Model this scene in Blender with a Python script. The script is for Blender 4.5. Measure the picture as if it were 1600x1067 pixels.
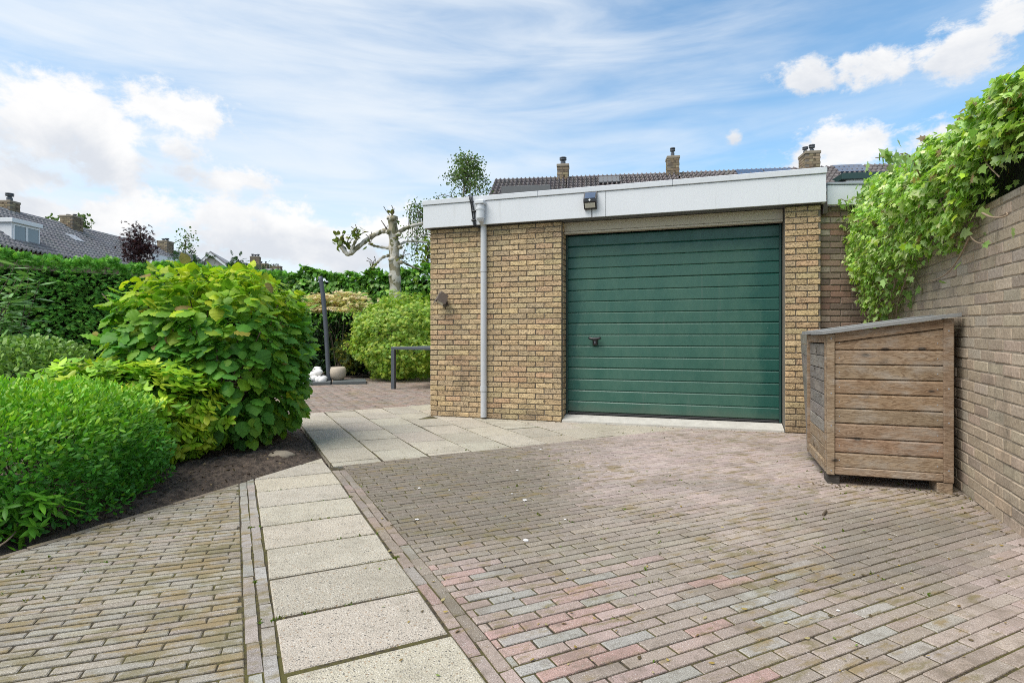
import bpy, math, random
import numpy as np
from mathutils import Vector, Matrix, noise

random.seed(11)
rng = np.random.default_rng(11)
PI = math.pi
scene = bpy.context.scene
for o in list(bpy.data.objects):
    bpy.data.objects.remove(o)
C = scene.collection

# ------------------------------------------------------------------ camera, light, exposure
cam_data = bpy.data.cameras.new('camera')
cam = bpy.data.objects.new('camera', cam_data)
C.objects.link(cam)
cam.location = (0, 0, 1.0)
cam.rotation_euler = (PI / 2, 0, 0)
cam_data.sensor_width = 36
cam_data.lens = 890 / 1600 * 36
cam_data.shift_y = -6.5 / 1600
cam_data.clip_start = 0.05
cam_data.clip_end = 2000
scene.camera = cam

SUN_EL, SUN_AZ = math.radians(58), math.radians(-126)      # azimuth from +Y towards +X
sun_data = bpy.data.lights.new('sun', 'SUN')
sun_data.energy = 1.5
sun_data.angle = math.radians(42)
sun_data.color = (1.0, 0.95, 0.88)
sun = bpy.data.objects.new('sun', sun_data)
C.objects.link(sun)
sd = Vector((math.sin(SUN_AZ) * math.cos(SUN_EL), math.cos(SUN_AZ) * math.cos(SUN_EL), math.sin(SUN_EL)))
sun.rotation_euler = sd.to_track_quat('Z', 'Y').to_euler()
sun.location = sd * 50

scene.view_settings.view_transform = 'Standard'
scene.view_settings.look = 'None'
scene.view_settings.exposure = 1.5
scene.view_settings.gamma = 1
scene.view_settings.use_curve_mapping = False
scene.cycles.filter_width = 1.0
scene.cycles.use_denoising = False


# ------------------------------------------------------------------ node helper
class NT:
    def __init__(s, tree):
        s.t = tree

    def put(s, sock, v):
        if v is None:
            return
        if isinstance(v, bpy.types.NodeSocket):
            s.t.links.new(v, sock)
        else:
            if hasattr(sock.default_value, '__len__') and not isinstance(v, (int, float)):
                v = tuple(v)
                if len(sock.default_value) == 4 and len(v) == 3:
                    v = v + (1.0,)
            elif hasattr(sock.default_value, '__len__'):
                v = tuple([v] * len(sock.default_value))
            sock.default_value = v

    def n(s, typ, ins=None, **props):
        nd = s.t.nodes.new(typ)
        for k, v in props.items():
            setattr(nd, k, v)
        for k, v in (ins or {}).items():
            s.put(nd.inputs[k], v)
        return nd

    def m(s, op, a, b=None, c=None, clamp=False):
        nd = s.t.nodes.new('ShaderNodeMath')
        nd.operation = op
        nd.use_clamp = clamp
        for i, v in enumerate((a, b, c)):
            s.put(nd.inputs[i], v)
        return nd.outputs[0]

    def v(s, op, a, b=None):
        nd = s.t.nodes.new('ShaderNodeVectorMath')
        nd.operation = op
        s.put(nd.inputs[0], a)
        s.put(nd.inputs[1], b)
        return nd.outputs['Value'] if op in ('LENGTH', 'DOT_PRODUCT', 'DISTANCE') else nd.outputs[0]

    def mix(s, f, a, b, mode='MIX'):
        nd = s.t.nodes.new('ShaderNodeMix')
        nd.data_type = 'RGBA'
        nd.blend_type = mode
        nd.clamp_factor = True
        s.put(nd.inputs[0], f)
        s.put(nd.inputs[6], a)
        s.put(nd.inputs[7], b)
        return nd.outputs[2]

    def ramp(s, x, lo, hi, a=0.0, b=1.0, smooth=True):
        nd = s.t.nodes.new('ShaderNodeMapRange')
        nd.interpolation_type = 'SMOOTHSTEP' if smooth else 'LINEAR'
        nd.clamp = True
        for i, v in enumerate((x, lo, hi, a, b)):
            s.put(nd.inputs[i], v)
        return nd.outputs[0]

    def noise(s, vec, scale, detail=4, rough=0.55, dist=0.0, col=False):
        nd = s.n('ShaderNodeTexNoise', {'Vector': vec, 'Scale': scale, 'Detail': detail, 'Roughness': rough, 'Distortion': dist})
        return nd.outputs['Color' if col else 'Fac']

    def voro(s, vec, scale, feature='F1', out='Distance', rnd=1.0):
        nd = s.n('ShaderNodeTexVoronoi', {'Vector': vec, 'Scale': scale, 'Randomness': rnd}, feature=feature)
        return nd.outputs[out]

    def bump(s, h, strength=0.3, dist=0.01, normal=None):
        nd = s.n('ShaderNodeBump', {'Height': h, 'Strength': strength, 'Distance': dist})
        if normal is not None:
            s.put(nd.inputs['Normal'], normal)
        return nd.outputs[0]


# ------------------------------------------------------------------ world: Nishita sky behind procedural clouds
world = bpy.data.worlds.new('World')
scene.world = world
world.use_nodes = True
wt = world.node_tree
wt.nodes.clear()
W = NT(wt)
sky = W.n('ShaderNodeTexSky', sky_type='NISHITA', sun_disc=False, sun_elevation=SUN_EL, sun_rotation=SUN_AZ,
          altitude=0, air_density=1.0, dust_density=1.0, ozone_density=2.0)
tc = W.n('ShaderNodeTexCoord')
dirv = tc.outputs['Generated']
sep = W.n('ShaderNodeSeparateXYZ', {0: dirv})
az = W.m('ARCTAN2', sep.outputs[0], sep.outputs[1])
el = W.m('ARCSINE', sep.outputs[2])
P2 = W.n('ShaderNodeCombineXYZ', {0: az, 1: W.m('MULTIPLY', el, 1.5), 2: 0.0}).outputs[0]
# clouds as (azimuth, elevation, half width, half height) in photo pixels turned into angles
def ang(px, py):
    a = math.atan((px - 800) / 890)
    return a, math.atan((527 - py) / 890 * math.cos(a))
blobs = [(60, 190, 155, 112), (165, 235, 120, 80), (290, 178, 110, 60), (285, 240, 60, 60), (20, 275, 130, 50),
         (100, 345, 250, 62), (350, 345, 175, 68), (375, 280, 85, 28), (500, 388, 220, 60), (615, 365, 100, 52),
         (1250, 126, 72, 36), (1372, 108, 84, 48), (1500, 76, 118, 60), (1585, 15, 100, 60), (1145, 217, 24, 30), (1320, 240, 180, 58)]
extra = [(-1.45, .25, .5, .25), (-2.1, .4, .45, .2), (2.6, .3, .6, .25), (1.35, .3, .4, .22), (1.9, .55, .4, .2), (-2.9, .6, .5, .2), (.9, .85, .4, .2), (-.9, .9, .4, .15)]
warp = W.noise(P2, 7.0, 9, 0.62, 0.35)
wfine = W.noise(P2, 24.0, 7, 0.65, 0.2)
D = None
Hrel = None
lst = []
for (px, py, rx, ry) in blobs:
    a, e = ang(px, py)
    a2, _ = ang(px + rx, py)
    _, e2 = ang(px, py - ry)
    lst.append((a, e, abs(a2 - a), abs(e2 - e)))
for (a, e, ra, re) in lst + extra:
    dx = W.m('MULTIPLY', W.m('SUBTRACT', az, a), 1 / ra)
    dy = W.m('MULTIPLY', W.m('SUBTRACT', el, e), 1 / re)
    q = W.m('SUBTRACT', 1.0, W.m('SQRT', W.m('ADD', W.m('MULTIPLY', dx, dx), W.m('MULTIPLY', dy, dy))))
    hh = W.m('MULTIPLY', dy, W.ramp(q, -0.4, 0.5))
    D = q if D is None else W.m('MAXIMUM', D, q)
    Hrel = hh if Hrel is None else W.m('ADD', Hrel, hh)
dens = W.m('ADD', W.m('ADD', D, W.m('MULTIPLY', W.m('SUBTRACT', warp, 0.5), 2.6)), W.m('MULTIPLY', W.m('SUBTRACT', wfine, 0.5), 1.5))
cum = W.ramp(dens, 0.10, 0.62)
# cirrus veil: stretched streaks
Pc = W.n('ShaderNodeMapping', {'Vector': P2, 'Rotation': (0, 0, math.radians(-14)), 'Scale': (1.5, 6.5, 1)}).outputs[0]
ci = W.noise(Pc, 1.6, 8, 0.54, 0.6)
Pd = W.n('ShaderNodeMapping', {'Vector': P2, 'Rotation': (0, 0, math.radians(16)), 'Scale': (1.2, 4.0, 1)}).outputs[0]
ci2 = W.noise(Pd, 2.2, 7, 0.54, 0.7)
broad = W.noise(P2, 1.3, 2, 0.5)
leftness = W.ramp(az, 0.45, -0.15, 0.0, 0.22)
veil = W.m('MULTIPLY', W.ramp(W.m('ADD', W.m('ADD', W.m('MULTIPLY', ci, 0.6), W.m('MULTIPLY', ci2, 0.4)), leftness), 0.38, 0.86), 0.85)
horizon = W.ramp(el, 0.36, 0.0, 0.0, 0.70)
veil = W.m('MAXIMUM', veil, horizon)
wsh = W.noise(W.v('ADD', P2, (0.0, 0.03, 0.4)), 6.0, 7, 0.6, 0.3)
shade = W.ramp(W.m('ADD', W.m('MULTIPLY', Hrel, 0.40), W.m('MULTIPLY', W.m('SUBTRACT', wsh, 0.5), 2.4)), -0.45, 0.40)
cloud_col = W.mix(shade, (3.5, 3.68, 3.98), (4.75, 4.75, 4.75))
skyc = W.mix(1.0, sky.outputs[0], (.86, 1.08, 1.07), 'MULTIPLY')
c1 = W.mix(veil, skyc, (4.25, 4.5, 4.75))
c2 = W.mix(cum, c1, cloud_col)
below = W.ramp(el, -0.02, -0.10)
c3 = W.mix(below, c2, (1.6, 1.6, 1.5))
bg = W.n('ShaderNodeBackground', {'Color': c3, 'Strength': 0.075})
wo = W.n('ShaderNodeOutputWorld', {'Surface': bg.outputs[0]})


# ------------------------------------------------------------------ materials
MATS = {}
def mat(name, fn, **kw):
    m = bpy.data.materials.new(name)
    m.use_nodes = True
    m.node_tree.nodes.clear()
    T = NT(m.node_tree)
    out = T.n('ShaderNodeOutputMaterial')
    pos = T.n('ShaderNodeNewGeometry').outputs['Position']
    tint = T.n('ShaderNodeAttribute', attribute_name='tint').outputs['Color']
    d = fn(T, pos, tint, **kw)
    if isinstance(d, dict):
        nrm = d.pop('Normal', None)
        b = T.n('ShaderNodeBsdfPrincipled', d)
        if nrm is not None:
            T.put(b.inputs['Normal'], nrm)
        sh = b.outputs[0]
    else:
        sh = d
    T.put(out.inputs[0], sh)
    MATS[name] = m
    return m

def stretch(T, pos, sx, sy, sz, rz=0.0):
    return T.n('ShaderNodeMapping', {'Vector': pos, 'Rotation': (0, 0, rz), 'Scale': (sx, sy, sz)}).outputs[0]

def f_rustic(T, pos, tint):
    q = stretch(T, pos, 1, 1, 2.0)
    w = T.noise(q, 16, 3, 0.6, 2.2)
    w2 = T.noise(q, 34, 4, 0.6, 1.4)
    groove = T.m('MULTIPLY', T.ramp(T.m('ABSOLUTE', T.m('SUBTRACT', w, 0.5)), 0.030, 0.006), T.ramp(w2, 0.42, 0.56))
    pit = T.ramp(w2, 0.66, 0.72)
    g = T.m('MAXIMUM', groove, pit)
    fine = T.noise(pos, 130, 4, 0.6)
    col = T.mix(T.ramp(fine, 0.3, 0.75), T.mix(1.0, tint, (.78, .74, .70), 'MULTIPLY'), tint)
    col = T.mix(T.m('MULTIPLY', g, 0.82), col, (.035, .028, .022))
    big = T.noise(pos, 2.2, 4, 0.6)
    z = T.n('ShaderNodeSeparateXYZ', {0: pos}).outputs[2]
    grime = T.ramp(T.m('ADD', big, T.ramp(z, 0.35, 0.0, 0.0, 0.14)), 0.54, 0.78, 0.0, 0.55)
    col = T.mix(grime, col, (.16, .12, .085))
    h = T.m('SUBTRACT', T.m('MULTIPLY', fine, 0.4), T.m('MULTIPLY', g, 1.4))
    return {'Base Color': col, 'Roughness': 0.9, 'Normal': T.bump(h, 0.9, 0.006)}
mat('rustic_brick', f_rustic)

def f_smooth_brick(T, pos, tint):
    f1 = T.noise(pos, 60, 5, 0.65)
    f2 = T.noise(stretch(T, pos, 1, 1, .35), 14, 5, 0.7)
    col = T.mix(T.ramp(f1, 0.3, 0.75), T.mix(1.0, tint, (.70, .68, .66), 'MULTIPLY'), tint)
    col = T.mix(T.ramp(f2, 0.56, 0.74, 0, 0.65), col, (.075, .062, .05))
    col = T.mix(T.ramp(T.noise(pos, 38, 3, 0.6), 0.66, 0.74, 0, .55), col, (.55, .52, .47))
    big = T.noise(stretch(T, pos, 1.6, 1.6, .5), 1.6, 5, 0.65)
    col = T.mix(T.ramp(big, 0.50, 0.74, 0, 0.65), col, (.085, .075, .055))
    return {'Base Color': col, 'Roughness': 0.92, 'Normal': T.bump(T.m('ADD', f1, f2), 0.55, 0.005)}
mat('smooth_brick', f_smooth_brick)

def f_mortar(T, pos, tint, col=(.19, .165, .135)):
    f = T.noise(pos, 90, 5, 0.7)
    g = T.noise(pos, 6, 4, 0.6)
    c = T.mix(f, [x * .6 for x in col], [x * 1.35 for x in col])
    c = T.mix(T.ramp(g, .45, .7, 0, .5), c, (.09, .08, .06))
    return {'Base Color': c, 'Roughness': 0.95, 'Normal': T.bump(f, 0.8, 0.004)}
mat('mortar', f_mortar)
mat('light_mortar', f_mortar, col=(.34, .285, .22))

def moss_mask(T, pos):
    a = T.noise(pos, 1.3, 5, 0.65)
    b = T.noise(pos, 11, 5, 0.7)
    return T.m('ADD', T.m('MULTIPLY', a, .6), T.m('MULTIPLY', b, .4))

def f_paver(T, pos, tint, moss=0.5, rz=0.0):
    gr = T.noise(pos, 260, 3, 0.7)
    sp = T.voro(pos, 210, 'F1')
    spc = T.voro(pos, 210, 'F1', 'Color')
    sc = T.n('ShaderNodeSeparateColor', {0: spc}).outputs[0]
    col = T.mix(T.ramp(gr, .3, .72), T.mix(1.0, tint, (.62, .60, .58), 'MULTIPLY'), T.mix(1.0, tint, (1.18, 1.18, 1.18), 'MULTIPLY'))
    white = T.m('MULTIPLY', T.ramp(sc, .86, .93), T.ramp(sp, .42, .25))
    col = T.mix(T.m('MULTIPLY', white, .75), col, (.62, .59, .55))
    dark = T.m('MULTIPLY', T.ramp(sc, .14, .07), T.ramp(sp, .42, .25))
    col = T.mix(T.m('MULTIPLY', dark, .6), col, (.06, .05, .045))
    st = T.noise(pos, 3.2, 6, .7)
    col = T.mix(T.ramp(st, .47, .70, 0, .55), col, (.15, .12, .088))
    gm = T.noise(pos, 16, 6, .75)
    col = T.mix(T.ramp(gm, .50, .68, 0, .5), col, (.13, .105, .075))
    dust = T.noise(pos, 1.1, 6, .68)
    col = T.mix(T.ramp(dust, .56, .75, 0, .55), col, (.42, .37, .32))
    mm = moss_mask(T, pos)
    lq = T.n('ShaderNodeMapping', {'Vector': T.n('ShaderNodeVectorRotate', {'Vector': pos, 'Angle': rz}, rotation_type='Z_AXIS').outputs[0], 'Scale': (5.5, 19, 1)}).outputs[0]
    mm = T.m('ADD', T.m('MULTIPLY', mm, .55), T.m('MULTIPLY', T.noise(lq, 1.0, 5, .65), .45))
    hue = T.mix(T.ramp(T.noise(pos, 5, 3, .6), .4, .6), (.15, .125, .045), (.23, .16, .055))
    col = T.mix(T.ramp(mm, .585 - .09 * moss, .67 - .09 * moss, 0, .7), col, hue)
    return {'Base Color': col, 'Roughness': .93, 'Normal': T.bump(T.m('ADD', gr, T.m('MULTIPLY', sp, .8)), .55, .003)}
mat('paver', f_paver, moss=.85, rz=math.radians(-26))
mat('mossy_paver', f_paver, moss=1.25, rz=math.radians(-19.5))

def f_slab(T, pos, tint):
    v1 = T.voro(pos, 150, 'F1')
    vc = T.n('ShaderNodeSeparateColor', {0: T.voro(pos, 150, 'F1', 'Color')})
    big = T.voro(pos, 92, 'F1')
    bc = T.n('ShaderNodeSeparateColor', {0: T.voro(pos, 92, 'F1', 'Color')})
    gr = T.noise(pos, 240, 3, .7)
    col = T.mix(T.ramp(gr, .3, .75), T.mix(1.0, tint, (.72, .70, .66), 'MULTIPLY'), T.mix(1.0, tint, (1.15, 1.15, 1.14), 'MULTIPLY'))
    col = T.mix(T.m('MULTIPLY', T.ramp(vc.outputs[0], .74, .80), T.ramp(v1, .46, .30, 0, .85)), col, (.12, .105, .09))
    col = T.mix(T.m('MULTIPLY', T.ramp(vc.outputs[0], .30, .22), T.ramp(v1, .46, .30, 0, .8)), col, (.66, .62, .54))
    col = T.mix(T.m('MULTIPLY', T.ramp(bc.outputs[1], .84, .88), T.ramp(big, .40, .28, 0, .8)), col, (.30, .20, .12))
    col = T.mix(T.m('MULTIPLY', T.ramp(bc.outputs[1], .10, .06), T.ramp(big, .40, .28, 0, .85)), col, (.09, .085, .08))
    st = T.noise(pos, 2.4, 6, .7)
    col = T.mix(T.ramp(st, .44, .68, 0, .5), col, (.28, .25, .195))
    col = T.mix(T.ramp(T.noise(pos, 9, 6, .72), .52, .70, 0, .4), col, (.22, .19, .145))
    col = T.mix(T.ramp(moss_mask(T, pos), .60, .72, 0, .5), col, (.17, .14, .06))
    return {'Base Color': col, 'Roughness': .92, 'Normal': T.bump(T.m('SUBTRACT', gr, v1), .8, .004)}
mat('slab', f_slab)

def f_joint(T, pos, tint):
    a = T.noise(pos, 45, 5, .7)
    b = T.noise(pos, 2.2, 4, .6)
    c = T.mix(T.ramp(a, .35, .7), (.030, .023, .014), (.095, .072, .04))
    c = T.mix(T.ramp(T.m('ADD', b, T.m('MULTIPLY', T.m('SUBTRACT', a, .5), .6)), .42, .62), c, (.085, .075, .018))
    return {'Base Color': c, 'Roughness': 1.0, 'Normal': T.bump(a, 1.0, .01)}
mat('joint_sand', f_joint)

def f_soil(T, pos, tint):
    a = T.noise(pos, 22, 8, .72)
    b = T.noise(pos, 90, 5, .7)
    c = T.mix(T.ramp(a, .35, .68), (.04, .029, .022), (.16, .118, .088))
    c = T.mix(T.ramp(b, .62, .72), c, (.19, .14, .095))
    return {'Base Color': c, 'Roughness': 1.0, 'Normal': T.bump(T.m('ADD', a, T.m('MULTIPLY', b, .5)), 1.0, .03)}
mat('soil', f_soil)

def f_plain(T, pos, tint, col=(.5, .5, .5), rough=.5, spec=.5, metal=0.0, var=.12, scale=6, bumpy=0.0, dirt=0.0):
    n = T.noise(pos, scale, 5, .6)
    c = T.mix(n, [x * (1 - var) for x in col], [min(1, x * (1 + var)) for x in col])
    if dirt:
        d = T.noise(stretch(T, pos, 5, 5, 1.0), 3, 6, .7)
        c = T.mix(T.ramp(d, .52, .8, 0, dirt), c, (.16, .15, .12))
    d = {'Base Color': c, 'Roughness': T.ramp(n, .2, .8, max(0, rough - .08), min(1, rough + .08)), 'Metallic': metal, 'Specular IOR Level': spec}
    if bumpy:
        d['Normal'] = T.bump(T.noise(pos, scale * 9, 4, .6), bumpy, .004)
    return d

def f_white(T, pos, tint):
    n = T.noise(pos, 3, 5, .6)
    q = stretch(T, pos, 7, 7, .6)
    s = T.noise(q, 2.4, 6, .7)
    c = T.mix(n, (.59, .605, .63), (.65, .665, .685))
    c = T.mix(T.ramp(s, .56, .82, 0, .4), c, (.42, .41, .38))
    sp = T.ramp(T.noise(pos, 42, 2, .5), .80, .83, 0, .5)
    c = T.mix(sp, c, (.3, .28, .25))
    return {'Base Color': c, 'Roughness': .42, 'Specular IOR Level': .4}
mat('white_board', f_white)
mat('trim_metal', f_plain, col=(.58, .595, .62), rough=.35, spec=.5, var=.05, dirt=.18)
mat('lintel_paint', f_plain, col=(.52, .46, .36), rough=.6, var=.08, dirt=.2)
mat('grey_pvc', f_plain, col=(.50, .51, .53), rough=.45, var=.05, dirt=.15)
mat('black_plastic', f_plain, col=(.018, .018, .02), rough=.38, var=.2)
mat('dark_rubber', f_plain, col=(.03, .03, .03), rough=.8)
mat('brown_metal', f_plain, col=(.10, .075, .058), rough=.45, var=.25, scale=20)
mat('concrete', f_plain, col=(.46, .44, .40), rough=.9, var=.3, scale=9, bumpy=.5, dirt=.35)
mat('lamp_lens', f_plain, col=(.55, .52, .44), rough=.15, spec=.6)
mat('solar_cell', f_plain, col=(.05, .08, .14), rough=.12, spec=.8, var=.2)
mat('anthracite', f_plain, col=(.075, .085, .10), rough=.45, var=.15)
mat('slate', f_plain, col=(.10, .11, .11), rough=.7, var=.3, scale=8, bumpy=.4)
mat('stone_pot', f_plain, col=(.52, .44, .34), rough=.85, var=.15, scale=14, bumpy=.4)
mat('white_stone', f_plain, col=(.72, .70, .67), rough=.8, var=.2, scale=12, bumpy=.5)
mat('boulder', f_plain, col=(.26, .22, .165), rough=.9, var=.25, scale=12, bumpy=.5)
mat('white_frame', f_plain, col=(.78, .79, .80), rough=.4, var=.04)
mat('green_paint', f_plain, col=(.02, .055, .05), rough=.4, var=.1)
mat('glass', f_plain, col=(.16, .20, .23), rough=.06, spec=.9, var=.3, scale=1)
mat('lead', f_plain, col=(.33, .35, .38), rough=.6, var=.2)
mat('grey_roofing', f_plain, col=(.13, .135, .14), rough=.8, var=.15)
mat('dark_timber', f_plain, col=(.014, .013, .012), rough=.8, var=.3, scale=20)
mat('render_wall', f_plain, col=(.6, .58, .53), rough=.9, var=.1)
mat('house_brick', f_mortar, col=(.24, .17, .11))
mat('chimney_brick', f_mortar, col=(.30, .235, .15))
mat('ground_earth', f_mortar, col=(.07, .075, .035))
mat('felt', f_plain, col=(.24, .245, .245), rough=.85, var=.25, scale=30, bumpy=.4, dirt=.2)

def f_door(T, pos, tint):
    n = T.noise(pos, 2.0, 5, .6)
    n2 = T.noise(stretch(T, pos, 1.0, 1.0, .5), 5, 6, .68)
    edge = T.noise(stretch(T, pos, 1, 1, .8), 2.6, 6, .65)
    # distance along the door face from its left jamb: the paler middle is a soft reflection painted into the colour
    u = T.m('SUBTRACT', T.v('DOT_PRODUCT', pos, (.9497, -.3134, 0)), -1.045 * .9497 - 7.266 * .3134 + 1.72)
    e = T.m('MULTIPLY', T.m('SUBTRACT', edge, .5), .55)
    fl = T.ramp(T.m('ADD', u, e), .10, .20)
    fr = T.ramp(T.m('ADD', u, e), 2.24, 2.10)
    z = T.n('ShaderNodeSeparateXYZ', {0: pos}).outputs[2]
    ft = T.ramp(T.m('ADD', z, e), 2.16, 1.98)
    refl_mask = T.m('MULTIPLY', T.m('MULTIPLY', fl, fr), ft)
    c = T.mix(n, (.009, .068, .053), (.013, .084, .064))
    c = T.mix(T.m('MULTIPLY', refl_mask, T.ramp(n2, .25, .75, .45, 1.0)), c, (.046, .122, .088))
    c = T.mix(T.ramp(T.noise(pos, 75, 2, .5), .775, .80, 0, .6), c, (.24, .30, .27))
    stk = T.noise(stretch(T, pos, 9, 9, .5), 2.0, 5, .65)
    c = T.mix(T.ramp(stk, .60, .76, 0, .35), c, (.11, .15, .125))
    c = T.mix(T.ramp(T.m('ADD', z, T.m('MULTIPLY', e, .5)), .24, .09, 0, .35), c, (.10, .10, .075))
    wood = T.noise(stretch(T, pos, 3, 3, 130), 3.0, 3, .6)
    r = T.ramp(n2, .3, .75, .28, .5)
    wob = T.noise(pos, 3.5, 2, .5)
    return {'Base Color': c, 'Roughness': r, 'Specular IOR Level': .5, 'Normal': T.bump(T.m('ADD', T.m('MULTIPLY', wood, .1), wob), .25, .01)}
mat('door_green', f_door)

def f_wood(T, pos, tint, rz=0.0):
    w_ = T.v('ADD', pos, T.v('MULTIPLY', T.noise(pos, 3.0, 3, .6, col=True), (.0, .0, .12)))
    g = T.noise(stretch(T, w_, 2.2, 2.2, 24), 1.5, 3, .55, .6)
    rings = T.m('SINE', T.m('MULTIPLY', g, 60))
    f = T.noise(stretch(T, pos, 7, 7, 190), 1.4, 4, .6)
    kq = stretch(T, pos, 5.0, 5.0, 11.0)
    kn = T.voro(kq, 1.0, 'F1')
    kc = T.n('ShaderNodeSeparateColor', {0: T.voro(kq, 1.0, 'F1', 'Color')}).outputs[0]
    on = T.ramp(kc, .30, .34)
    knot = T.m('MULTIPLY', T.ramp(kn, .17, .09), on)
    halo = T.m('MULTIPLY', T.ramp(kn, .34, .15), on)
    col = T.mix(T.ramp(rings, -.2, 1, 0, .85), tint, T.mix(1.0, tint, (.52, .45, .38), 'MULTIPLY'))
    col = T.mix(T.ramp(f, .3, .7), T.mix(1.0, col, (.82, .81, .80), 'MULTIPLY'), col)
    col = T.mix(T.m('MULTIPLY', halo, .5), col, T.mix(1.0, tint, (.50, .42, .36), 'MULTIPLY'))
    col = T.mix(T.m('MULTIPLY', knot, .9), col, (.025, .018, .012))
    w = T.noise(stretch(T, pos, 1, 1, 2.5), 4.5, 6, .68)
    col = T.mix(T.ramp(w, .46, .68, 0, .6), col, (.34, .30, .255))
    w2 = T.noise(pos, 7, 5, .65)
    col = T.mix(T.ramp(w2, .56, .74, 0, .5), col, (.075, .055, .038))
    return {'Base Color': col, 'Roughness': .78, 'Normal': T.bump(T.m('ADD', f, T.m('MULTIPLY', rings, .25)), .45, .003)}
mat('wood', f_wood)

def f_bark(T, pos, tint):
    a = T.voro(T.v('ADD', stretch(T, pos, 1, 1, .6), T.v('MULTIPLY', T.noise(pos, 7, 4, .6, col=True), (.12, .12, .12))), 10, 'F1', 'Color')
    r = T.n('ShaderNodeSeparateColor', {0: a}).outputs[0]
    n = T.noise(pos, 30, 5, .65)
    c = T.mix(T.ramp(r, .52, .58), (.62, .58, .50), (.34, .30, .20))
    c = T.mix(T.ramp(r, .80, .84), c, (.17, .165, .085))
    c = T.mix(n, T.mix(1.0, c, (.6, .6, .6), 'MULTIPLY'), c)
    return {'Base Color': c, 'Roughness': .85, 'Normal': T.bump(n, .6, .01)}
mat('plane_bark', f_bark)
mat('twig', f_plain, col=(.10, .075, .05), rough=.85, var=.3, scale=30)
mat('pale_twig', f_plain, col=(.30, .22, .15), rough=.8, var=.3, scale=30)

def f_leaf(T, pos, tint, trans=.32, rough=.42, spec=.4):
    n = T.noise(pos, 28, 3, .6)
    c = T.mix(n, T.mix(1.0, tint, (.75, .78, .75), 'MULTIPLY'), T.mix(1.0, tint, (1.15, 1.12, 1.05), 'MULTIPLY'))
    p = T.n('ShaderNodeBsdfPrincipled', {'Base Color': c, 'Roughness': rough, 'Specular IOR Level': spec})
    t = T.n('ShaderNodeBsdfTranslucent', {'Color': T.mix(1.0, c, (1.15, 1.3, .6), 'MULTIPLY')})
    m = T.n('ShaderNodeMixShader', {0: trans, 1: p.outputs[0], 2: t.outputs[0]})
    return m.outputs[0]
mat('leaf', f_leaf)
mat('bush_leaf', f_leaf, rough=.5, spec=.22, trans=.36)
mat('ivy_leaf', f_leaf, rough=.36, spec=.5, trans=.3)
mat('glossy_leaf', f_leaf, rough=.42, spec=.32, trans=.3)
mat('matt_leaf', f_leaf, rough=.6, spec=.25, trans=.25)
mat('hedge_light_block', f_plain, col=(.012, .018, .008), rough=1.0, spec=0.0, var=.4, scale=20)

def f_tile(T, pos, tint):
    n = T.noise(pos, 5, 5, .65)
    c = T.mix(n, T.mix(1.0, tint, (.7, .7, .7), 'MULTIPLY'), T.mix(1.0, tint, (1.2, 1.2, 1.2), 'MULTIPLY'))
    return {'Base Color': c, 'Roughness': .6, 'Specular IOR Level': .35}
mat('roof_tile', f_tile)


# ------------------------------------------------------------------ mesh helpers
def np_mesh(name, V, F, tint=None, smooth=False):
    """V (n,3); F list of tuples or (m,k) array; tint (n,3) or (3,)"""
    me = bpy.data.meshes.new(name)
    V = np.asarray(V, dtype=np.float32)
    if isinstance(F, np.ndarray):
        k = F.shape[1]
        nf = len(F)
        me.vertices.add(len(V))
        me.vertices.foreach_set('co', V.ravel())
        me.loops.add(nf * k)
        me.loops.foreach_set('vertex_index', F.astype(np.int32).ravel())
        me.polygons.add(nf)
        me.polygons.foreach_set('loop_start', np.arange(0, nf * k, k, dtype=np.int32))
        me.update(calc_edges=True)
    else:
        me.from_pydata([tuple(map(float, v)) for v in V], [], [tuple(f) for f in F])
        me.update()
    if tint is not None:
        t = np.asarray(tint, dtype=np.float32)
        if t.ndim == 1:
            t = np.tile(t, (len(V), 1))
        a = me.attributes.new('tint', 'FLOAT_COLOR', 'POINT')
        a.data.foreach_set('color', np.concatenate([t, np.ones((len(t), 1), np.float32)], 1).astype(np.float32).ravel())
    if smooth:
        me.polygons.foreach_set('use_smooth', np.ones(len(me.polygons), dtype=bool))
    return me

def put(name, me, material, parent=None, M=None, kind=None, label=None):
    o = bpy.data.objects.new(name, me)
    if material and me is not None and not me.materials:
        me.materials.append(MATS[material])
    C.objects.link(o)
    if M is not None:
        o.matrix_basis = M
    if parent is not None:
        o.parent = parent
        o.matrix_parent_inverse = parent_inv(parent)
    if kind:
        o['kind'] = kind
    if label:
        o['label'] = label
    return o

def world_of(o):
    if o.parent is None:
        return o.matrix_basis.copy()
    return world_of(o.parent) @ o.matrix_parent_inverse @ o.matrix_basis

def parent_inv(p):
    return world_of(p).inverted()

def tag(o, label, cat, group=None):
    o['label'] = label
    o['category'] = cat
    if group:
        o['group'] = group
    return o

def thing(name, label, cat, loc, group=None):
    o = bpy.data.objects.new(name, None)
    o.empty_display_size = .1
    C.objects.link(o)
    o.matrix_basis = Matrix.Translation(Vector(loc))
    return tag(o, label, cat, group)

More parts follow.
